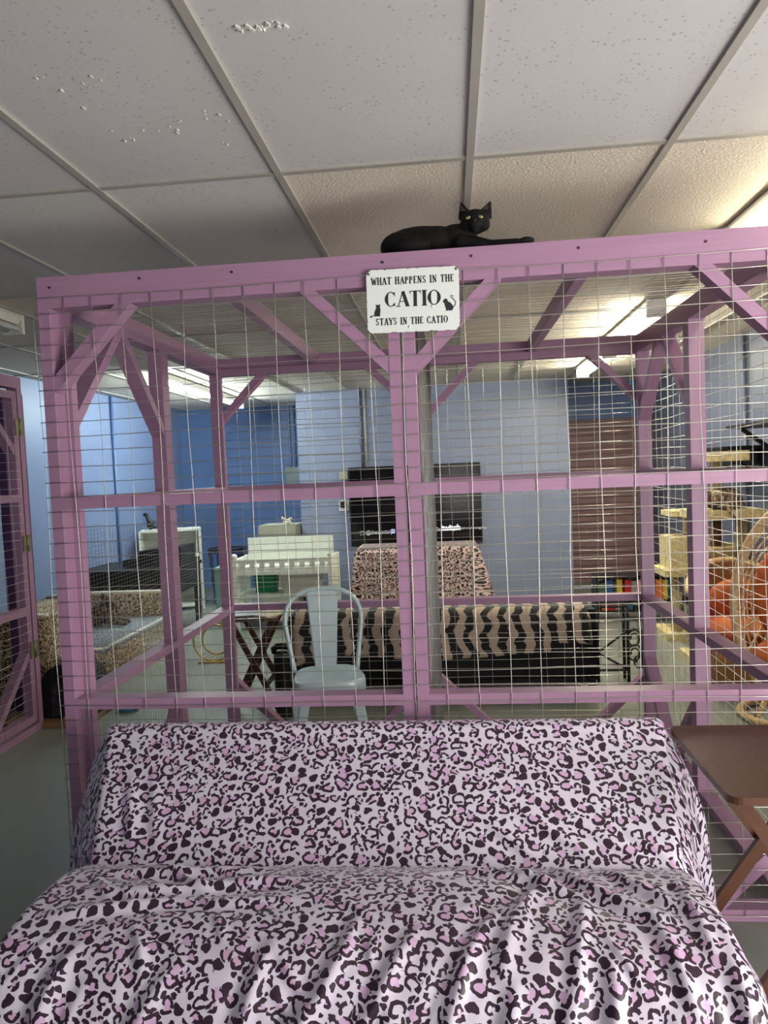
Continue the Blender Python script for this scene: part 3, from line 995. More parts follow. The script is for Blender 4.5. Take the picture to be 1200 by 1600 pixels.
me.from_pydata(PA.reshape(-1, 3).tolist(), [], faces.tolist())
uvl = me.uv_layers.new(name='UVMap')
uvl.data.foreach_set('uv', UA.reshape(-1, 2)[faces.reshape(-1)].astype(np.float32).reshape(-1))
me.polygons.foreach_set('use_smooth', np.ones(len(faces), bool))
me.materials.append(LEO)
me.update()
cov = bpy.data.objects.new('throw_cover', me)
C.objects.link(cov)
cov.parent = sofa

# ------------------------------------------------------------------ folding tray tables
def tray_table(x, y, w, d, h, label, rz=0.0):
    """top w (x) by d (y); the crossed legs open along x"""
    t = thing('folding_table', (x, y, 0), label, 'table', 'dark wood folding tray tables', rz)
    top = MB().prism(rrect(w, d, .03, 5), lambda u, v, q: (u, v, h - .019 + q), .019)
    top.bevel(.004, 2)
    for f in top.bm.faces:
        for l in f.loops: l[top.uv].uv = (l.vert.co.y, l.vert.co.x)
    top.build('table_top', DKWOOD, t)
    a = w / 2 - .035
    for yy in (-d / 2 + .05, d / 2 - .05):
        MB().bar((-a, yy, h - .02), (a + .02, yy, .0), .018, .034, (1, 0, .5)).bevel(.002, 1).build('leg', DKWOOD, t)
    for yy in (-d / 2 + .075, d / 2 - .075):
        MB().bar((a, yy, h - .02), (-a - .02, yy, .0), .018, .034, (-1, 0, .5)).bevel(.002, 1).build('leg', DKWOOD, t)
    MB().bar((a * .55, -d / 2 + .05, .16), (a * .55, d / 2 - .05, .16), .016, .03, (0, 0, 1)).build('stretcher', DKWOOD, t)
    for yy in (-d / 2 + .036, d / 2 - .036):
        MB().lathe([(.006, -.006), (.006, .006), (.003, .007)], (-.0, yy, h / 2), 'Y', 12).build('bolt', BRASS, t)
    return t
tray_table(.885, 2.035, .49, .50, .66, 'dark wood folding tray table beside the leopard print sofa')
st = tray_table(-1.30, 4.62, .34, .36, .60, 'dark wood folding tray table with magazines behind the pale metal chair')
# reading matter lying on the far one
def slab(name, cx, cy, z, w, d, h, rz, m, label, cat='magazine', group=None):
    t = MB()
    Mx = Matrix.Translation((cx, cy, z)) @ Euler((0, 0, rz)).to_matrix().to_4x4()
    t.box(-w / 2, w / 2, -d / 2, d / 2, 0, h)
    o = t.build(name, m)
    o.matrix_world = Mx
    return tag(o, label, cat, group)
slab('magazine', -1.36, 4.63, .60, .20, .27, .012, .25, MAGS, 'grey closed magazine on the folding table behind the metal chair')
slab('magazine', -1.20, 4.60, .60, .17, .24, .010, -.5, PAPER, 'cream magazine lying askew on the folding table behind the metal chair')

# ------------------------------------------------------------------ pale metal chair inside the enclosure
ch = thing('metal_chair', (-.675, 3.70, 0), 'pale blue grey metal cafe chair inside the mesh enclosure', 'chair', None, math.radians(14))
n = 28
def squircle(a, rx, ry, p=3.4):
    c, s = math.cos(a), math.sin(a)
    k = (abs(c) ** p + abs(s) ** p) ** (-1 / p)
    return rx * k * c, ry * k * s
seat = []
for rad, z in ((.0, .444), (.35, .443), (.65, .444), (.85, .450), (.95, .452), (1.0, .445), (1.015, .43), (1.02, .385), (1.0, .382), (.97, .39)):
    ring = []
    for k in range(n * 2):
        a = 2 * PI * k / (n * 2)
        x, y = squircle(a, .178 * max(rad, .001), .178 * max(rad, .001))
        x *= 1.0 - .10 * (y / .178 if rad else 0)      # a little narrower at the rear
        ring.append((x, y, z))
    seat.append(ring)
MB().grid(np.array(seat).transpose(1, 0, 2), closed_u=True).build('seat', CHAIRM, ch)
for sx_ in (-1, 1):
    for sy_ in (-1, 1):
        x0, y0 = sx_ * .135, sy_ * .135
        x1, y1 = sx_ * .205, sy_ * .215
        A = []
        for f in np.linspace(0, 1, 5):
            cx, cy, cz = x0 + (x1 - x0) * f, y0 + (y1 - y0) * f, .40 * (1 - f)
            wv = .040 - .022 * f
            A.append([(cx - sx_ * wv, cy + sy_ * wv * .4, cz), (cx + sx_ * wv * .25, cy + sy_ * wv * .4, cz), (cx + sx_ * wv * .45, cy + sy_ * wv * .25, cz), (cx + sx_ * wv * .45, cy - sy_ * wv, cz),
                      (cx + sx_ * wv * .25, cy - sy_ * wv * .9, cz), (cx - sx_ * wv * .9, cy + sy_ * wv * .1, cz)])
        MB().grid(np.array(A).transpose(1, 0, 2), closed_u=True, smooth=False).build('leg', CHAIRM, ch)
hp = []
for f in np.linspace(0, 1, 41):
    a = PI * f
    if f < .28:
        g = f / .28
        x, z = -.168 - .040 * g, .43 + .26 * g
    elif f > .72:
        g = (1 - f) / .28
        x, z = .168 + .040 * g, .43 + .26 * g
    else:
        g = (f - .28) / .44
        b = PI * (1 - g)
        x, z = .208 * math.copysign(abs(math.cos(b)) ** .8, math.cos(b)), .69 + .175 * math.sin(b) ** .85
    hp.append((x, .135 + .085 * (z - .43) / .43, z))
MB().tube(hp, .0125, 12).build('back_hoop', CHAIRM, ch)
sp = []
for f in np.linspace(0, 1, 9):
    z = .44 + .425 * f
    y = .150 + .075 * f - .012 * math.sin(PI * f)
    wv = .058 + .030 * f
    sp.append([(-wv, y + .003, z), (-wv * .92, y - .002, z), (wv * .92, y - .002, z), (wv, y + .003, z), (wv, y + .006, z), (-wv, y + .006, z)])
MB().grid(np.array(sp).transpose(1, 0, 2), closed_u=True, smooth=False).build('back_splat', CHAIRM, ch)

# ------------------------------------------------------------------ black sofa with zebra throw, seen from behind
zs = thing('sofa', (-.09, 4.95, 0), 'black metal framed futon sofa seen from behind under a zebra throw', 'sofa')
rbox(-1.0, .96, -.32, -.16, .12, .57, .03).build('backrest', BLKFAB, zs)
rbox(-.98, .95, -.16, .45, .22, .40, .04).build('seat_cushion', BLKFAB, zs)
for x in (-.98, .93):
    for y in (-.28, .40):
        MB().box(x - .02, x + .02, y - .02, y + .02, 0, .26).build('leg', BLACKM, zs)
MB().box(-1.0, .95, -.34, -.30, .10, .14).build('frame', BLACKM, zs)
zt = []
zu = []
NZ = 120
for i in range(NZ + 1):
    u = i / NZ
    x = -1.05 + 2.0 * u
    hem = .30 + .02 * math.sin(u * 9) + (.05 if u > .86 else 0) - (.07 * max(0, .16 - u) / .16)
    col, cu = [], []
    path = [(-.10, .585), (-.20, .596), (-.27, .59), (-.318, .575), (-.338, .54)]
    for k in range(1, 9):
        g = k / 8
        path.append((-.345 - .022 * g - .008 * math.sin(u * 40) * g - .012 * math.sin(u * 17 + 1) * g, .54 + (hem - .54) * g))
    s = 0
    pv = None
    for (y, z) in path:
        if pv: s += math.hypot(y - pv[0], z - pv[1])
        pv = (y, z)
        endl = max(0, .05 - u) / .05
        endr = max(0, u - .97) / .03
        col.append((x + .0 + .05 * endl, y + .16 * endl ** 2 + .10 * endr ** 2, z - .02 * endl - .02 * endr))
        cu.append((x, -s))
    zt.append(col); zu.append(cu)
throw = MB()
throw.grid(np.array(zt), zu)
thr = throw.build('throw_blanket', ZEBRA)
thr.location = (-.09, 4.95, 0)
sd = thr.modifiers.new('thick', 'SOLIDIFY'); sd.thickness = .008; sd.offset = 1
tag(thr, 'zebra stripe fleece throw over the back of the black futon', 'blanket')

# wrought iron rack at the futon's end
rk = thing('metal_rack', (1.04, 5.02, 0), 'black wrought iron scroll rack at the end of the zebra covered sofa', 'rack')
for x in (-.10, .10):
    for y in (-.06, .06):
        MB().tube([(x, y, 0), (x, y, .52)], .011, 8).build('upright', BLACKM, rk)
for z in (.09, .52):
    m = MB()
    m.tube([(-.10, -.06, z), (.10, -.06, z), (.10, .06, z), (-.10, .06, z)], .009, 6, True, False)
    m.build('cross_rail', BLACKM, rk)
MB().tube([(-.10, -.06, .21), (.10, -.06, .36)], .008, 6).tube([(-.10, -.06, .21), (.10, -.06, .09)], .008, 6).build('strut', BLACKM, rk)
m = MB()
for cx, cz, r0 in ((.14, .30, .05), (.14, .20, .05), (.17, .14, .04)):
    pts = [(cx + (r0 * (1 - .55 * k / 30)) * math.cos(k * .32), -.06, cz + (r0 * 1.3 * (1 - .55 * k / 30)) * math.sin(k * .32)) for k in range(31)]
    m.tube(pts, .006, 6)
m.tube([(.19, -.06, .10), (.19, -.06, .36), (.14, -.06, .37), (.10, -.06, .34)], .007, 6)
m.build('scroll', BLACKM, rk)

# black bottle-shaped roller near the folding table
bt = thing('umbrella_tube', (-1.08, 4.36, 0), 'black ribbed upright tube with a hooked cap behind the metal chair', 'tube')
pf = [(.052, 0)]
for k in range(24): pf += [(.052, .01 + k * .016), (.049, .018 + k * .016)]
pf += [(.05, .40), (.03, .41)]
MB().lathe(pf, n=24).build('body', BLACK, bt)
MB().tube([(-.045, 0, .40), (-.05, 0, .425), (-.02, 0, .445), (.03, 0, .44), (.07, 0, .42)], [.016, .02, .022, .02, .012], 10).build('cap', BLACK, bt)

# ------------------------------------------------------------------ television wall
tv = thing('television', (-.415, 8.225, .66), 'large flat screen television on the blue wall behind the enclosure', 'television')
TVS = NT('tv_screen_glass')
TVS.set(**{'Base Color': lin((9, 10, 14)), 'Roughness': 0.16, 'Specular IOR Level': 0.6})
tvb = rbox(-.745, .745, 0.0, .06, 0, .90, .006, 2)
tvb.build('bezel', BLACK, tv)
MB().box(-.728, .728, -.003, .004, .03, .885).build('screen', TVS.mat, tv)
GL_W = emit('screen_white_text', (0.75, 0.8, 0.9), 0.15)
GL_B = emit('screen_blue_icon', (0.06, 0.16, 0.75), 0.25)
GL_P = emit('screen_pink_icon', (0.5, 0.12, 0.3), 0.06)
def tvtext(s, x, z, size, m, bold=0.0):
    cu = bpy.data.curves.new('t', 'FONT')
    cu.body = s
    cu.size = size
    cu.offset = bold
    o = bpy.data.objects.new('t', cu)
    C.objects.link(o)
    dg = bpy.context.evaluated_depsgraph_get()
    me = bpy.data.meshes.new_from_object(o.evaluated_get(dg))
    bpy.data.objects.remove(o)
    me.materials.clear(); me.materials.append(m)
    r = bpy.data.objects.new('caption', me)
    C.objects.link(r)
    r.parent = tv
    r.rotation_euler = (PI / 2, 0, 0)
    r.location = (x, -.0045, z)
tvtext('@thecatdaily', -.575, .135, .058, GL_W)
tvtext('facebook.com/TheCatGalley', -.225, .145, .058, GL_W)
tvtext('twitch', .285, .150, .085, emit('screen_bold_text', (.75, .82, 1.0), .3), .004)
tvtext('twitch.tv/thecatgalley', .455, .155, .040, GL_W)
MB().box(-.285, -.240, -.0045, -.003, .135, .185).build('icon', GL_B, tv)
m = MB(); m.tube([(-.635, -.005, .13), (-.595, -.005, .13), (-.595, -.005, .17), (-.635, -.005, .17)], .004, 4, True, False); m.build('icon', GL_P, tv)

# leopard cloth covered table under it
tc_ = thing('table', (-.385, 7.72, 0), 'table under a pink tan leopard cloth below the television', 'table')
hw, hd, hh = .625, .26, .71
cl, cuv = [], []
per = []
NP = 40
for sgx, sgy, ax in ((-1, -1, 0), (1, -1, 1), (1, 1, 0), (-1, 1, 1)):
    for k in range(NP):
        f = k / NP
        if (sgx, sgy) == (-1, -1): p = (-hw + 2 * hw * f, -hd)
        elif (sgx, sgy) == (1, -1): p = (hw, -hd + 2 * hd * f)
        elif (sgx, sgy) == (1, 1): p = (hw - 2 * hw * f, hd)
        else: p = (-hw, hd - 2 * hd * f)
        per.append(p)
s = 0
for k, (x, y) in enumerate(per + [per[0]]):
    if k: s += math.hypot(x - per[k - 1][0], y - per[k - 1][1])
    corner = max(0, 1 - min(abs(abs(x) - hw) + abs(abs(y) - hd), .12) / .12)
    nx, nyy = (x / hw if abs(abs(x) - hw) < 1e-6 else 0), (y / hd if abs(abs(y) - hd) < 1e-6 else 0)
    col, cu = [(x * .2, y * .2, hh), (x * .985, y * .985, hh)], [(x * .2, y * .2), (x, y)]
    for q in range(1, 13):
        g = q / 12
        fl = .02 + .05 * g + corner * .15 * g * (1 if x > 0 else .35) + .012 * math.sin(s * 30) * g + .006 * math.sin(s * 71) * g
        l = math.hypot(nx, nyy) or 1
        col.append((x + nx / l * fl, y + nyy / l * fl, hh - .012 - (hh - .03) * g))
        cu.append((s - hw, -hd - g * hh))
    cl.append(col); cuv.append(cu)
g = MB(); g.grid(np.array(cl), cuv)
V = g.bm.verts
o = g.build('tablecloth', LEO_TAN, tc_)
MB().box(-hw * .3, hw * .3, -hd * .3, hd * .3, hh - .02, hh - .001).build('table_top', DKWOOD, tc_)

# conduits and boxes on the walls
def pipe(pts, r, m, label, cat='conduit', group=None):
    o = MB().tube(pts, r, 10).build('conduit_pipe', m)
    return tag(o, label, cat, group)
for x, lab in ((-.995, 'left of the pale pair of conduits running down to the television'), (-.95, 'right of the pale pair of conduits running down to the television')):
    pipe([(x, 8.285, 1.56), (x, 8.285, HC)], .012, GREYW if x < -.97 else OFFW, lab)
for k, x in enumerate((-2.16, -2.09, -2.02)):
    pipe([(x, 9.785, 1.62), (x, 9.785, HC)], .014, DEEPB, ('first', 'middle', 'third')[k] + ' of three deep blue conduits above the grey breaker box')
pipe([(X0 + .02, 7.75, .0), (X0 + .02, 7.75, HC)], .016, DEEPB, 'blue conduit down the pale blue wall behind the black table')
pipe([(X1 - .02, 6.02, .0), (X1 - .02, 6.02, HC)], .014, GREYW, 'grey conduit running up the grey wall above the cat tree')
o = rbox(-2.22, -1.98, 9.70, 9.80, 1.38, 1.62, .006).build('breaker_box', mat('grey_box_paint', (130, 142, 140), 0.4)); tag(o, 'grey electrical box on the deep blue wall under the conduits', 'electrical box')
o = rbox(-1.27, -1.17, 8.26, 8.30, 1.43, 1.53, .004).build('switch_box', TANBOX); tag(o, 'putty coloured box at the top corner of the television', 'electrical box')
t = thing('outlet_plate', (-1.235, 8.295, 1.13), 'white wall plate with a black adapter beside the television', 'outlet')
rbox(-.06, .06, -.012, .005, -.06, .06, .004).build('plate', WHITEP, t)
rbox(-.035, .02, -.045, -.012, -.02, .045, .006).build('adapter', BLACK, t)

# ------------------------------------------------------------------ white changing table and what is around it
ct = thing('changing_table', (-1.66, 7.12, 0), 'white slatted changing table under the grey cabinet', 'changing table')
cw, cd = .47, .22
for sx_ in (-1, 1):
    for sy_ in (-1, 1):
        m = MB().box(sx_ * cw - .02, sx_ * cw + .02, sy_ * cd - .02, sy_ * cd + .02, 0, .70)
        m.bevel(.003, 1)
        p = m.build('leg', WHITE, ct)
        k = MB()
        if sy_ < 0:
            r = bmesh.ops.create_uvsphere(k.bm, u_segments=16, v_segments=10, radius=.03)
            bmesh.ops.translate(k.bm, vec=(sx_ * cw, sy_ * cd, .728), verts=r['verts'])
            k.build('finial', WHITE, p, smooth=True)
for z in (.10, .335, .56):
    MB().box(-cw, cw, -cd, cd, z - .012, z + .012).build('shelf', WHITE, ct)
for z0, z1 in ((.545, .585), (.665, .70)):
    MB().box(-cw + .02, cw - .02, -cd - .012, -cd + .012, z0, z1).build('rail', WHITE, ct)
    for sx_ in (-1, 1): MB().box(sx_ * cw - .012, sx_ * cw + .012, -cd + .02, cd - .02, z0, z1).build('rail', WHITE, ct)
for k in range(9):
    x = -cw + .075 + k * (2 * cw - .15) / 8
    MB().box(x - .026, x + .026, -cd - .006, -cd + .006, .585, .665).build('slat', WHITE, ct)
for sx_ in (-1, 1):
    for k in range(5):
        y = -cd + .07 + k * .075
        MB().box(sx_ * cw - .006, sx_ * cw + .006, y - .018, y + .018, .11, .665).build('slat', WHITE, ct)
pd = rbox(-cw + .03, cw - .03, cd - .045, cd - .005, .58, .875, .012, 3)
pd.build('back_board', WHITE, ct)
rbox(-cw + .03, cw - .03, -cd + .03, cd - .05, .573, .61, .015, 3).build('pad', WHITEP, ct)

def tub(name, x, y, z, w, d, h, m, lm, label, cat, taper=.88):
    t = thing(name, (x, y, z), label, cat)
    b = MB()
    R0, R1 = rrect(w * taper, d * taper, .02, 4), rrect(w, d, .025, 4)
    b.grid(np.array([[(u0, v0, 0), (u1, v1, h)] for (u0, v0), (u1, v1) in zip(R0, R1)]), closed_u=True)
    b._face([b.bm.verts.new((u, v, .0)) for u, v in R0])
    b.build('body', m, t)
    l = MB().prism(rrect(w * 1.05, d * 1.05, .03, 4), lambda u, v, q: (u, v, h + q), .018)
    l.build('lid', lm, t)
    return t
tub('storage_bin', -1.50, 7.06, .348, .40, .28, .185, OFFW, WHITEP, 'grey storage bin with white lid on the changing table shelf', 'storage bin')
tub('storage_bin', -1.88, 7.14, .348, .22, .20, .17, GREEN, GREEN, 'green lidded tub on the shelf of the changing table', 'storage bin')
tub('storage_bin', -2.36, 7.40, 0, .22, .3, .56, PALEGREEN, PALEGREEN, 'pale green tall bin on the floor left of the changing table', 'storage bin')
cb = thing('cabinet', (-1.98, 8.30, 0), 'tall putty grey cabinet behind the white changing table', 'cabinet')
rbox(-.22, .22, -.22, .22, 0, .945, .006).build('body', TANBOX, cb)
MB().box(-.212, .212, -.228, -.219, .02, .93).build('door', TANBOX, cb)
MB().tube([(.17, -.236, .52), (.17, -.236, .62)], .006, 8).build('handle', BRASS, cb)
fg = thing('figurine', (-1.88, 8.16, .945), 'small cream and black ornament on top of the grey cabinet', 'figurine')
blob('body', [('e', (0, 0, .035), (.045, .03, .03)), ('c', (-.035, 0, .03), .016, (-.04, 0, .0), .012), ('c', (.035, 0, .03), .016, (.04, 0, .0), .012), ('e', (-.045, 0, .075), (.022, .022, .022)), ('e', (.045, 0, .07), (.02, .02, .02))], mat('cream_ceramic', (216, 210, 190), 0.3), fg, .007, 2)
MB().lathe([(.008, 0), (.014, .012), (.004, .026)], (-.03, -.01, .088), n=10).build('cap', BLACK, fg)

# ------------------------------------------------------------------ along the pale blue wall: shelf, black table, bed
bs = thing('bookcase', (-3.28, 8.22, 0), 'low white bookcase against the pale blue wall', 'bookcase', None, math.radians(18))
for x in (-.33, .33): MB().box(x - .012, x + .012, -.16, .16, 0, .93).build('side_panel', WHITE, bs)
for z in (.05, .34, .63, .93): MB().box(-.33, .33, -.16, .16, z - .012, z + .012).build('shelf', WHITE, bs)
MB().box(-.33, .33, .15, .16, .05, .92).build('back_panel', OFFW, bs)
def in_frame(base, rz, x, y, z):
    v = Matrix.Rotation(rz, 3, 'Z') @ Vector((x, y, 0))
    return (base[0] + v.x, base[1] + v.y, z)
B0, BR = (-3.28, 8.22), math.radians(18)
p = in_frame(B0, BR, .08, -.02, .352)
t = thing('basket', p, 'dark woven basket on the middle shelf of the white bookcase', 'basket', None, BR)
MB().grid(np.array([[(u * .9, v * .9, 0), (u, v, .2)] for u, v in rrect(.3, .22, .03, 4)] ), closed_u=True).build('body', mat('dark_basket', (48, 42, 38), 0.9, 0, .3, 80, .6, 150), t)
MB().tube([(-.1, -.112, .15), (-.1, -.125, .18), (.0, -.125, .19), (.1, -.125, .18), (.1, -.112, .15)], .006, 6).build('handle', WHITE, t)
p = in_frame(B0, BR, .27, -.08, .352)
t = thing('spray_bottle', p, 'slim bottle with green label beside the basket on the white bookcase', 'bottle')
MB().lathe([(.03, 0), (.032, .12), (.012, .17), (.012, .2)], n=16).build('body', WHITEP, t)
MB().lathe([(.0326, .03), (.0329, .1)], n=16).build('band', GREEN, t)
p = in_frame(B0, BR, -.22, 0, .942)
t = thing('figurine', p, 'black cat shaped ornament on top of the white bookcase', 'figurine')
blob('body', [('e', (0, 0, .06), (.045, .04, .06)), ('c', (-.01, 0, .09), .03, (-.035, 0, .16), .02), ('e', (-.05, 0, .18), (.035, .025, .022)), ('c', (.03, 0, .03), .018, (.09, 0, .02), .012)], BLACK, t, .008, 2)
bt2 = thing('black_table', (-3.15, 7.05, 0), 'black low table against the pale blue wall behind the leopard bed', 'table')
MB().box(-.5, .5, -.4, .4, .62, .655).build('table_top', BLACK, bt2)
MB().box(-.48, .48, -.38, .38, .40, .62).build('apron', BLACK, bt2)
for sx_ in (-1, 1):
    for sy_ in (-1, 1): MB().box(sx_ * .45 - .025, sx_ * .45 + .025, sy_ * .35 - .025, sy_ * .35 + .025, 0, .40).build('leg', BLACK, bt2)
t = thing('printer', (-2.98, 7.14, .655), 'black stepped machine standing on the black low table', 'machine')
MB().prism([(-.30, 0), (.30, 0), (.30, .19), (-.12, .16), (-.14, .09), (-.30, .07)], lambda u, v, q: (u, -.2 + q, v), .40).bevel(.008, 2).build('body', BLACK, t)
MB().box(.02, .26, -.206, -.2, .03, .1).build('panel', mat('dark_grey_panel', (44, 48, 56), 0.4), t)
# blue bag
bg = thing('laundry_bag', (-2.72, 8.55, 0), 'dark blue striped bag on the floor beside the white bookcase', 'bag')
bgm = MB()
R0, R1 = rrect(.30, .26, .06, 5), rrect(.40, .32, .08, 5)
bgm.grid(np.array([[(u0 + (u1 - u0) * g + .012 * math.sin(k * 1.7 + g * 8), v0 + (v1 - v0) * g + .01 * math.sin(k * 2.3 + g * 6), .66 * g) for g in np.linspace(0, 1, 10)] for k, ((u0, v0), (u1, v1)) in enumerate(zip(R0, R1))]), closed_u=True)
bgm.build('body', BLUEB, bg)
for x in (-.10, .02): MB().bar((x - .02, -.146, .04), (x, -.166, .60), .035, .006, (0, 1, 0)).build('stripe', BLUET, bg)
m = MB(); m.tube([(u * 1.01, v * 1.01, .66) for u, v in R1], .012, 6, True); m.build('rim', mat('dark_rim', (24, 30, 44), .5), bg)

# leopard covered pet bed with arms, tabby on it
bd = thing('pet_bed', (-3.0, 5.5, 0), 'low armed pet bed covered in leopard fleece by the pale blue wall', 'pet bed')
def cushion(name, x0, x1, y0, y1, z0, z1, r, m):
    b = MB().box(x0, x1, y0, y1, z0, z1)
    b.bevel(r, 5)
    b.bm.faces.ensure_lookup_table()
    for f in b.bm.faces:
        nn = f.normal
        ax = max(range(3), key=lambda i: abs(nn[i]))
        for l in f.loops:
            c = l.vert.co
            l[b.uv].uv = {0: (c.y, c.z), 1: (c.x, c.z), 2: (c.x, c.y)}[ax]
    o = b.build(name, m, bd, smooth=True)
    return o
cushion('base', -.60, .48, -.78, .74, .02, .30, .035, LEO_BED)
cushion('arm', -.60, .24, -.90, -.62, .02, .60, .08, LEO_BED)
cushion('arm', -.60, .44, .58, .84, .02, .52, .08, LEO_BED)
cushion('backrest', -.64, -.40, -.80, .78, .02, .50, .08, LEO_BED)
cushion('blanket', -.42, .50, -.60, .58, .285, .325, .018, LEO_GREY)
MB().tube([(.50, -.58, .322), (.50, .56, .322)], .010, 8).tube([(-.40, -.60, .322), (.50, -.60, .322)], .010, 8).tube([(-.55, -.76, .60), (.20, -.76, .605)], .012, 8).tube([(-.55, .71, .523), (.40, .71, .523)], .012, 8).build('piping', WHITE, bd)
tb1 = thing('cat', (-2.98, 5.72, .325), 'tabby cat lying on the leopard pet bed', 'cat')
blob('body', [('e', (-.02, 0, .085), (.19, .10, .085)), ('e', (-.14, 0, .08), (.11, .105, .08)), ('e', (.10, -.02, .12), (.09, .075, .08)), ('e', (.15, -.03, .20), (.062, .055, .055)), ('e', (.185, -.05, .19), (.035, .03, .026)),
              ('c', (.12, -.05, .05), .03, (.30, -.07, .025), .022), ('c', (.12, .04, .05), .03, (.28, .03, .025), .022), ('k', (.12, -.05, .235), (.11, -.06, .29), .028, .5), ('k', (.17, .0, .235), (.17, .01, .29), .028, .5), ('c', (-.22, .02, .04), .025, (-.1, -.11, .03), .02)], TABBY, tb1, .011, 3)
# dark cat hut with arch door on a tan board
hb = MB().box(-2.85, -2.28, 4.20, 4.542, 0, .03).build('floor_board', wood_mat('tan_board', (150, 118, 84), .6)); tag(hb, 'tan wooden board on the floor under the black cat hut', 'board')
ht = thing('cat_hut', (-2.46, 4.42, .03), 'small black cat hut with an arched door behind the purple gate', 'cat hut')
hutp = [(-.16, 0), (.16, 0), (.16, .20)] + [(.16 * math.cos(a), .20 + .14 * math.sin(a)) for a in np.linspace(.2, PI - .2, 9)] + [(-.16, .20)]
MB().prism(hutp, lambda u, v, q: (u, q - .12, v), .24).build('body', BLKFAB, ht)
arch = [(-.09, 0), (.09, 0), (.09, .14)] + [(.09 * math.cos(a), .14 + .09 * math.sin(a)) for a in np.linspace(.2, PI - .2, 9)] + [(-.09, .14)]
MB().prism(arch, lambda u, v, q: (u, q - .127, v + .01), .006).build('doorway', mat('dark_leopard_lining', (52, 48, 60), .9, 0, .4, 60), ht)
t = thing('teaser_toy', (-2.42, 4.25, .03), 'yellow cat teaser on a thin white stick before the black hut', 'cat toy')
MB().tube([(0, 0, .02), (-.01, .03, .25)], .005, 6).build('stick', WHITE, t)
blob('tuft', [('e', (0, 0, .022), (.022, .02, .022)), ('e', (.02, 0, .015), (.014, .012, .014)), ('e', (-.02, 0, .015), (.014, .012, .014))], mat('yellow_plush', (214, 178, 60), .9), t, .006, 2)
t = thing('bowl', (-2.17, 4.55, 0), 'bright blue plastic bowl on the floor left of the enclosure', 'bowl')
MB().lathe([(.06, 0), (.075, .02), (.07, .06), (.064, .06), (.058, .02), (.01, .015)], n=28).build('body', CYAN, t)
MB().lathe([(.062, .025), (.064, .025)], n=28).build('rim_band', BLUET, t)

# gold hoop toy leaning beyond the enclosure
gh = thing('hoop_toy', (-1.98, 5.72, 0), 'gold wire double hoop toy standing on the floor beyond the enclosure', 'cat toy')
for r, cz, cx, y in ((.165, .175, 0, 0), (.12, .18, .02, .03)):
    m = MB(); m.tube([(cx + r * math.cos(a), y, cz + r * math.sin(a)) for a in np.linspace(0, 2 * PI, 48, endpoint=False)], .008, 8, True); m.build('hoop', GOLD, gh)
gm = MB()
for a in np.linspace(0, 2 * PI, 24, endpoint=False): gm.tube([(.165 * math.cos(a), 0, .175 + .165 * math.sin(a)), (.02 + .12 * math.cos(a + .2), .03, .18 + .12 * math.sin(a + .2))], .0022, 5)
gm.build('spoke_wires', GOLD, gh)
MB().box(-.12, .12, -.04, .08, 0, .012).build('foot', GOLD, gh)

# ------------------------------------------------------------------ purple mesh gate at the left with its own post
gt = thing('mesh_gate', (-2.60, 4.18, 0), 'purple timber mesh gate with steel hinges near the pale blue wall', 'gate')
def gp(name, mb, m=PURPLE, bev=.0022):
    if bev: mb.bevel(bev, 1)
    return mb.build(name, m, gt)
gl = 1.15
gp('post', MB().box(-.032, .032, 0, .045, 0, 2.15))
gp('rail', MB().box(-.032, .032, -gl - .1, 0, 2.08, 2.15))
gp('rail', MB().box(-.032, .032, -gl - .1, 0, 0.0, .045))
for y in (-.055, -gl): gp('stile', MB().box(-.03, .03, y, y + .045, .06, 2.06))
for z in (.06, .72, 1.40, 2.015): gp('rail', MB().box(-.03, .03, -gl + .045, -.055, z, z + .045))
gp('brace', MB().bar((0, -.05, .48), (0, -.42, .10), .04, .055, (1, 0, 0)))
gp('brace', MB().bar((0, -.05, 1.70), (0, -.36, 2.03), .04, .055, (1, 0, 0)))
gp('wire_mesh', wires((0, 1, 0), (0, 0, 1), (.034, -gl, .06), 12, 40, S4, S2, .0012, .004, 4, 10), GALV, 0)
for z in (.45, 1.10, 1.80):
    h = MB().box(.0325, .037, -.045, -.008, z, z + .10).box(.0325, .037, .002, .035, z, z + .10)
    h.tube([(.038, -.003, z), (.038, -.003, z + .10)], .006, 8)
    gp('hinge', h, BRASS, 0)
# what stands behind the gate
ct3 = thing('cat_tree', (-3.12, 3.75, 0), 'cat tree with an orange cubby glimpsed behind the purple gate', 'cat tree')
MB().box(-.25, .25, -.3, .3, 0, .06).build('base', CREAM, ct3)
MB().lathe([(.055, .06), (.055, .36)], (0, .1, 0), n=20).build('scratching_post', SISAL, ct3)
rbox(-.2, .2, -.22, .3, .36, .72, .02).build('cubby', mat('orange_plush', (170, 104, 40), .95, 0, .1, 40, .5, 300), ct3)
MB().lathe([(.07, -.006), (.07, .002)], (.2, .12, .55), 'X', 24).build('doorway', BLACK, ct3)
rbox(-.22, .22, -.24, .32, .72, .77, .02).build('platform', CREAM, ct3)
t = thing('pet_carrier', (-3.14, 3.85, .77), 'white pet carrier sitting on top of the cat tree behind the gate', 'pet carrier')
MB().box(-.15, .15, -.2, .2, 0, .2).bevel(.04, 3).build('body', OFFW, t)
MB().tube([(0, -.12, .2), (0, -.1, .25), (0, .1, .25), (0, .12, .2)], .012, 8).build('handle', BLACK, t)
pw = thing('fence_panel', (-2.87, 4.545, 0), 'dark purple timber post and boards behind the mesh gate', 'fence panel')
MB().box(-.09, .06, .0, .03, 0, 2.08).build('board', wood_mat('dark_purple_wood', (84, 50, 96), .5, .08), pw)
MB().box(.06, .09, .0, .04, 0, 2.10).build('post', wood_mat('dark_purple_wood_post', (96, 58, 104), .5, .08), pw)

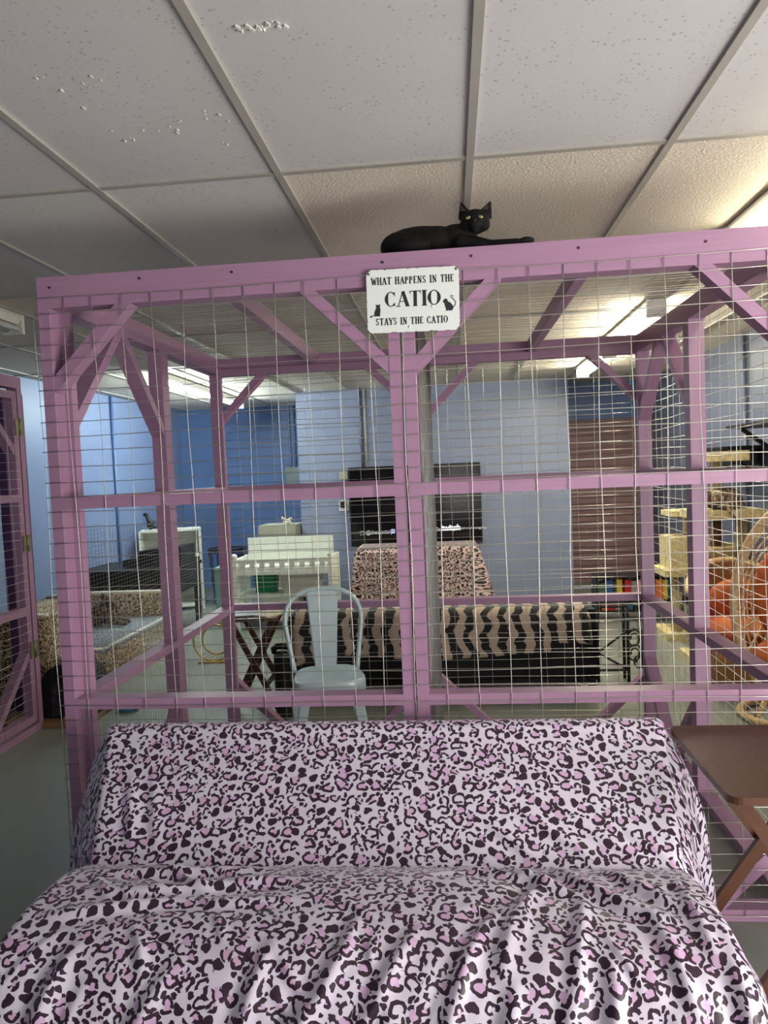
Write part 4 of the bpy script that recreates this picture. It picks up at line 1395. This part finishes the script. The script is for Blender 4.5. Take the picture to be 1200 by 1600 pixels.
# ------------------------------------------------------------------ right-hand side: shelf of books, cat trees, wicker seats
sb = thing('bookshelf', (1.78, 7.02, 0), 'low black two tier shelf of books by the brown roller shutter', 'bookshelf')
for z in (.10, .19, .42): MB().box(-.46, .42, -.12, .12, z - .01, z + .01).build('shelf', BLACK, sb)
for x in (-.46, .0, .42): MB().box(x - .012, x + .012, -.12, .12, 0, .43).build('side_panel', BLACK, sb)
bcols = [(60, 96, 78), (44, 84, 150), (38, 74, 42), (214, 178, 44), (190, 34, 40), (150, 140, 150), (196, 150, 160), (90, 36, 92), (232, 120, 36), (240, 200, 70), (40, 120, 150), (220, 214, 200)]
bnames = ['sage green', 'blue', 'dark green', 'mustard yellow', 'red', 'grey', 'pink', 'violet', 'orange', 'pale yellow', 'teal', 'white']
x = -.44
def book(x0, x1, z0, z1, k, where):
    b = thing('book', (1.78 + (x0 + x1) / 2, 7.0, z0), bnames[k] + ' book ' + where, 'book', 'books on the low black shelf')
    w_ = (x1 - x0) / 2
    cm = mat('book_cover_' + bnames[k].replace(' ', '_'), bcols[k], .5)
    MB().box(-w_, -w_ + .003, -.08, .08, 0, z1 - z0).box(w_ - .003, w_, -.08, .08, 0, z1 - z0).box(-w_, w_, -.083, -.079, 0, z1 - z0).build('cover', cm, b)
    MB().box(-w_ + .003, w_ - .003, -.078, .075, .004, z1 - z0 - .004).build('pages', PAPER, b)
for k, (xa, wd_, hgt) in enumerate([(-.44, .06, .17), (-.375, .055, .19), (-.315, .03, .18), (-.28, .05, .20), (-.205, .055, .19), (-.145, .05, .18), (-.09, .05, .19), (.02, .05, .17), (.075, .06, .19), (.14, .04, .18), (.185, .05, .19), (.24, .045, .2)]):
    book(xa, xa + wd_, .20, .20 + hgt, k, 'standing on the upper tier of the low black shelf')
for k, (xa, wd_) in enumerate([(-.42, .06), (-.355, .05), (-.30, .05), (-.245, .05), (-.19, .05), (.03, .06), (.10, .05)]):
    book(xa, xa + wd_, .11, .178, (8, 4, 5, 6, 10, 3, 0)[k], 'lying on the lower tier of the low black shelf')
c1 = thing('cat_tree', (1.93, 6.30, 0), 'cream cat tree with an arched condo by the low book shelf', 'cat tree')
rbox(-.22, .22, -.22, .22, 0, .06, .02).build('base', CREAM, c1)
MB().lathe([(.045, .06), (.045, .53)], (-.10, -.08, 0), n=20).build('scratching_post', SISAL, c1)
MB().lathe([(.045, .06), (.045, .53)], (.12, .08, 0), n=20).build('scratching_post', BROWNP, c1)
MB().box(.0, .18, -.16, .06, .06, .26).build('step_box', TANBOX, c1)
rbox(-.22, .22, -.20, .20, .53, .585, .02).build('platform', CREAM, c1)
rbox(-.155, .17, -.16, .18, .585, .85, .03).build('condo', CREAM, c1)
MB().prism([(-.075, 0), (.075, 0), (.075, .10)] + [(.075 * math.cos(a), .10 + .075 * math.sin(a)) for a in np.linspace(.2, PI - .2, 9)] + [(-.075, .10)], lambda u, v, q: (u + .08, -.166 + q, v + .60), .008).build('doorway', BROWNP, c1)
MB().lathe([(.045, .85), (.045, 1.02)], (.04, .0, 0), n=20).build('scratching_post', SISAL, c1)
rbox(-.14, .16, -.15, .17, 1.02, 1.065, .02).build('perch', CREAM, c1)
c2 = thing('cat_tree', (1.93, 5.42, 0), 'tall cream cat tree with hammock and tabby perch behind the wicker seats', 'cat tree')
rbox(-.26, .26, -.24, .24, 0, .06, .02).build('base', CREAM, c2)
for x, y, za, zb, m in ((.11, -.05, .06, 1.06, SISAL), (-.02, .08, .06, 1.06, BROWNP), (-.03, .02, 1.12, 1.47, SISAL)):
    MB().lathe([(.042, za), (.042, zb)], (x, y, 0), n=20).build('scratching_post', m, c2)
rbox(-.24, .22, -.20, .20, 1.06, 1.12, .025).build('platform', CREAM, c2)
rbox(-.17, .13, -.16, .16, 1.46, 1.53, .025).build('perch', CREAM, c2)
MB().lathe([(.03, .74), (.12, .77), (.165, .85), (.17, .875), (.155, .87), (.11, .80), (.02, .77)], (-.08, -.06, 0), n=28).build('hammock', CREAM, c2)
MB().tube([(-.13, -.14, 1.06), (-.125, -.145, .98), (-.13, -.14, .90)], .007, 6).build('rope', SISAL, c2)
tb2 = thing('cat', (1.90, 5.36, 1.12), 'dark tabby cat curled on the wide platform of the tall cat tree', 'cat')
blob('body', [('e', (0, 0, .06), (.15, .10, .06)), ('e', (.04, .02, .10), (.10, .08, .055)), ('e', (-.13, -.05, .09), (.055, .05, .046)), ('e', (-.16, -.08, .08), (.025, .022, .02)), ('k', (-.15, -.03, .12), (-.16, -.03, .165), .022, .5), ('k', (-.105, -.06, .12), (-.10, -.06, .165), .022, .5), ('c', (.12, -.06, .03), .022, (-.06, -.13, .02), .016), ('c', (.0, -.13, .01), .014, (.02, -.2, -.05), .010)], TABBY, tb2, .009, 3)
for s in (-1, 1):
    e = MB(); r = bmesh.ops.create_uvsphere(e.bm, u_segments=10, v_segments=8, radius=.007)
    bmesh.ops.translate(e.bm, vec=(-.155 + s * .02, -.093 + s * .004, .1), verts=r['verts'])
    e.build('eye', EYE, tb2, smooth=True)
# wall shelves
def wall_shelf(y0, y1, z, dep, label, box=False):
    t = thing('wall_shelf', (X1, (y0 + y1) / 2, z), label, 'wall shelf', 'black cat shelves on the grey wall')
    L = (y1 - y0) / 2
    MB().box(-dep, 0, -L, L, -.012, .012).build('board', BLACKM, t)
    for y in (-L * .6, L * .6):
        MB().bar((-dep * .85, y, -.02), (0, y, -.24), .025, .03, (0, 1, 0)).bar((-.012, y, -.012), (-.012, y, -.26), .024, .025, (0, 1, 0)).build('bracket', BLACKM, t)
    if box: rbox(-dep * .6, 0, -.12, .12, -.13, -.012, .006).build('box', mat('dark_grey_box', (58, 60, 68), .5), t)
    return t
wall_shelf(4.75, 5.55, 1.70, .34, 'black bracketed cat shelf high on the grey wall')
wall_shelf(5.62, 6.25, 1.555, .34, 'lower black cat shelf with a dark box under it beside the tall cat tree', True)

# wicker armchair with orange cushions
wa = thing('wicker_armchair', (1.85, 4.84, 0), 'brown wicker armchair with orange cushions in front of the tall cat tree', 'armchair')
sh_ = []
for k in range(37):
    a = math.radians(-25 + 230 * k / 36)
    prof_ = []
    for f in np.linspace(0, 1, 8):
        top = .62 + .16 * max(0, math.sin(a)) ** 1.5
        z = .30 + (top - .30) * f
        r = .27 + .05 * f + .02 * math.sin(f * PI)
        prof_.append((r * 1.05 * math.cos(a), r * math.sin(a), z))
    sh_.append(prof_)
m = MB(); m.grid(np.array(sh_)); o = m.build('woven_back', WICKER, wa)
sd = o.modifiers.new('thick', 'SOLIDIFY'); sd.thickness = .02
rim = [sh_[k][-1] for k in range(37)]
MB().tube(rim, .028, 8).build('arm_rim', RATTAN, wa)
MB().lathe([(.24, .02), (.27, .16), (.285, .30), (.25, .32), (.01, .32)], n=30).build('woven_base', WICKER, wa)
MB().lathe([(.05, .315), (.24, .32), (.268, .37), (.25, .42), (.15, .44), (.01, .44)], n=30).build('seat_cushion', ORANGE, wa)
cb_ = MB(); r = bmesh.ops.create_uvsphere(cb_.bm, u_segments=24, v_segments=14, radius=1)
bmesh.ops.transform(cb_.bm, matrix=Matrix.Translation((.02, .17, .52)) @ Matrix.Diagonal((.21, .075, .16, 1)), verts=r['verts'])
cb_.build('back_cushion', ORANGE, wa, smooth=True)
# egg chair
eg = thing('egg_chair', (1.90, 4.22, 0), 'rattan egg chair with an orange cushion at the right edge', 'egg chair')
ez0, ea, eb = .66, .36, .60
hoop = [(ea * math.cos(a), -.10 + .06 * math.cos(2 * a), ez0 + eb * math.sin(a)) for a in np.linspace(0, 2 * PI, 60, endpoint=False)]
m = MB(); m.tube(hoop, .024, 10, True); m.build('hoop_frame', RATTAN, eg)
lat = MB()
def shell(a, f):
    """bowl behind the hoop: f 0 at hoop, 1 deepest"""
    hx_, hy_, hz_ = ea * math.cos(a), -.10 + .06 * math.cos(2 * a), ez0 + eb * math.sin(a)
    c = (0, .26, ez0 - .05)
    k = math.sin(f * PI / 2)
    return (hx_ * (1 - f) + c[0] * f, hy_ + (c[1] - hy_) * k, hz_ * (1 - f) + c[2] * f)
for k in range(26):
    a0 = 2 * PI * k / 26
    lat.tube([shell(a0 + .25 * f, f) for f in np.linspace(0, .92, 9)], .007, 5)
for f in (.12, .24, .36, .48, .62, .78): lat.tube([shell(a, f) for a in np.linspace(0, 2 * PI, 40, endpoint=False)], .006, 5, True)
lat.build('lattice', RATTAN, eg)
cu_ = MB(); r = bmesh.ops.create_uvsphere(cu_.bm, u_segments=28, v_segments=16, radius=1)
bmesh.ops.transform(cu_.bm, matrix=Matrix.Translation((.0, .0, .36)) @ Matrix.Diagonal((.25, .19, .10, 1)), verts=r['verts'])
cu_.build('seat_cushion', ORANGE, eg, smooth=True)
cu_ = MB(); r = bmesh.ops.create_uvsphere(cu_.bm, u_segments=28, v_segments=16, radius=1)
bmesh.ops.transform(cu_.bm, matrix=Matrix.Translation((.03, .12, .70)) @ Matrix.Diagonal((.22, .09, .30, 1)), verts=r['verts'])
cu_.build('back_cushion', ORANGE, eg, smooth=True)
m = MB(); m.tube([(.30 * math.cos(a), .02 + .26 * math.sin(a), .022) for a in np.linspace(0, 2 * PI, 40, endpoint=False)], .022, 8, True); m.build('base_ring', RATTAN, eg)
for sx_ in (-1, 1): MB().tube([(sx_ * .27, -.08, .03), (sx_ * .20, -.08, .16)], .016, 8).build('leg', RATTAN, eg)
# round black rimmed object past the tray table
rd = thing('round_fan', (1.36, 3.0, 0), 'black rimmed round object standing on the floor behind the tray table', 'fan')
m = MB(); m.tube([(.11 * math.cos(a), 0, .30 + .11 * math.sin(a)) for a in np.linspace(0, 2 * PI, 32, endpoint=False)], .018, 8, True); m.build('rim', BLACK, rd)
MB().lathe([(.105, -.01), (.105, .01)], (0, 0, .30), 'Y', 28).build('face', OFFW, rd)
MB().lathe([(.09, 0), (.09, .015), (.02, .025), (.018, .2)], n=24).build('stand', BLACK, rd)
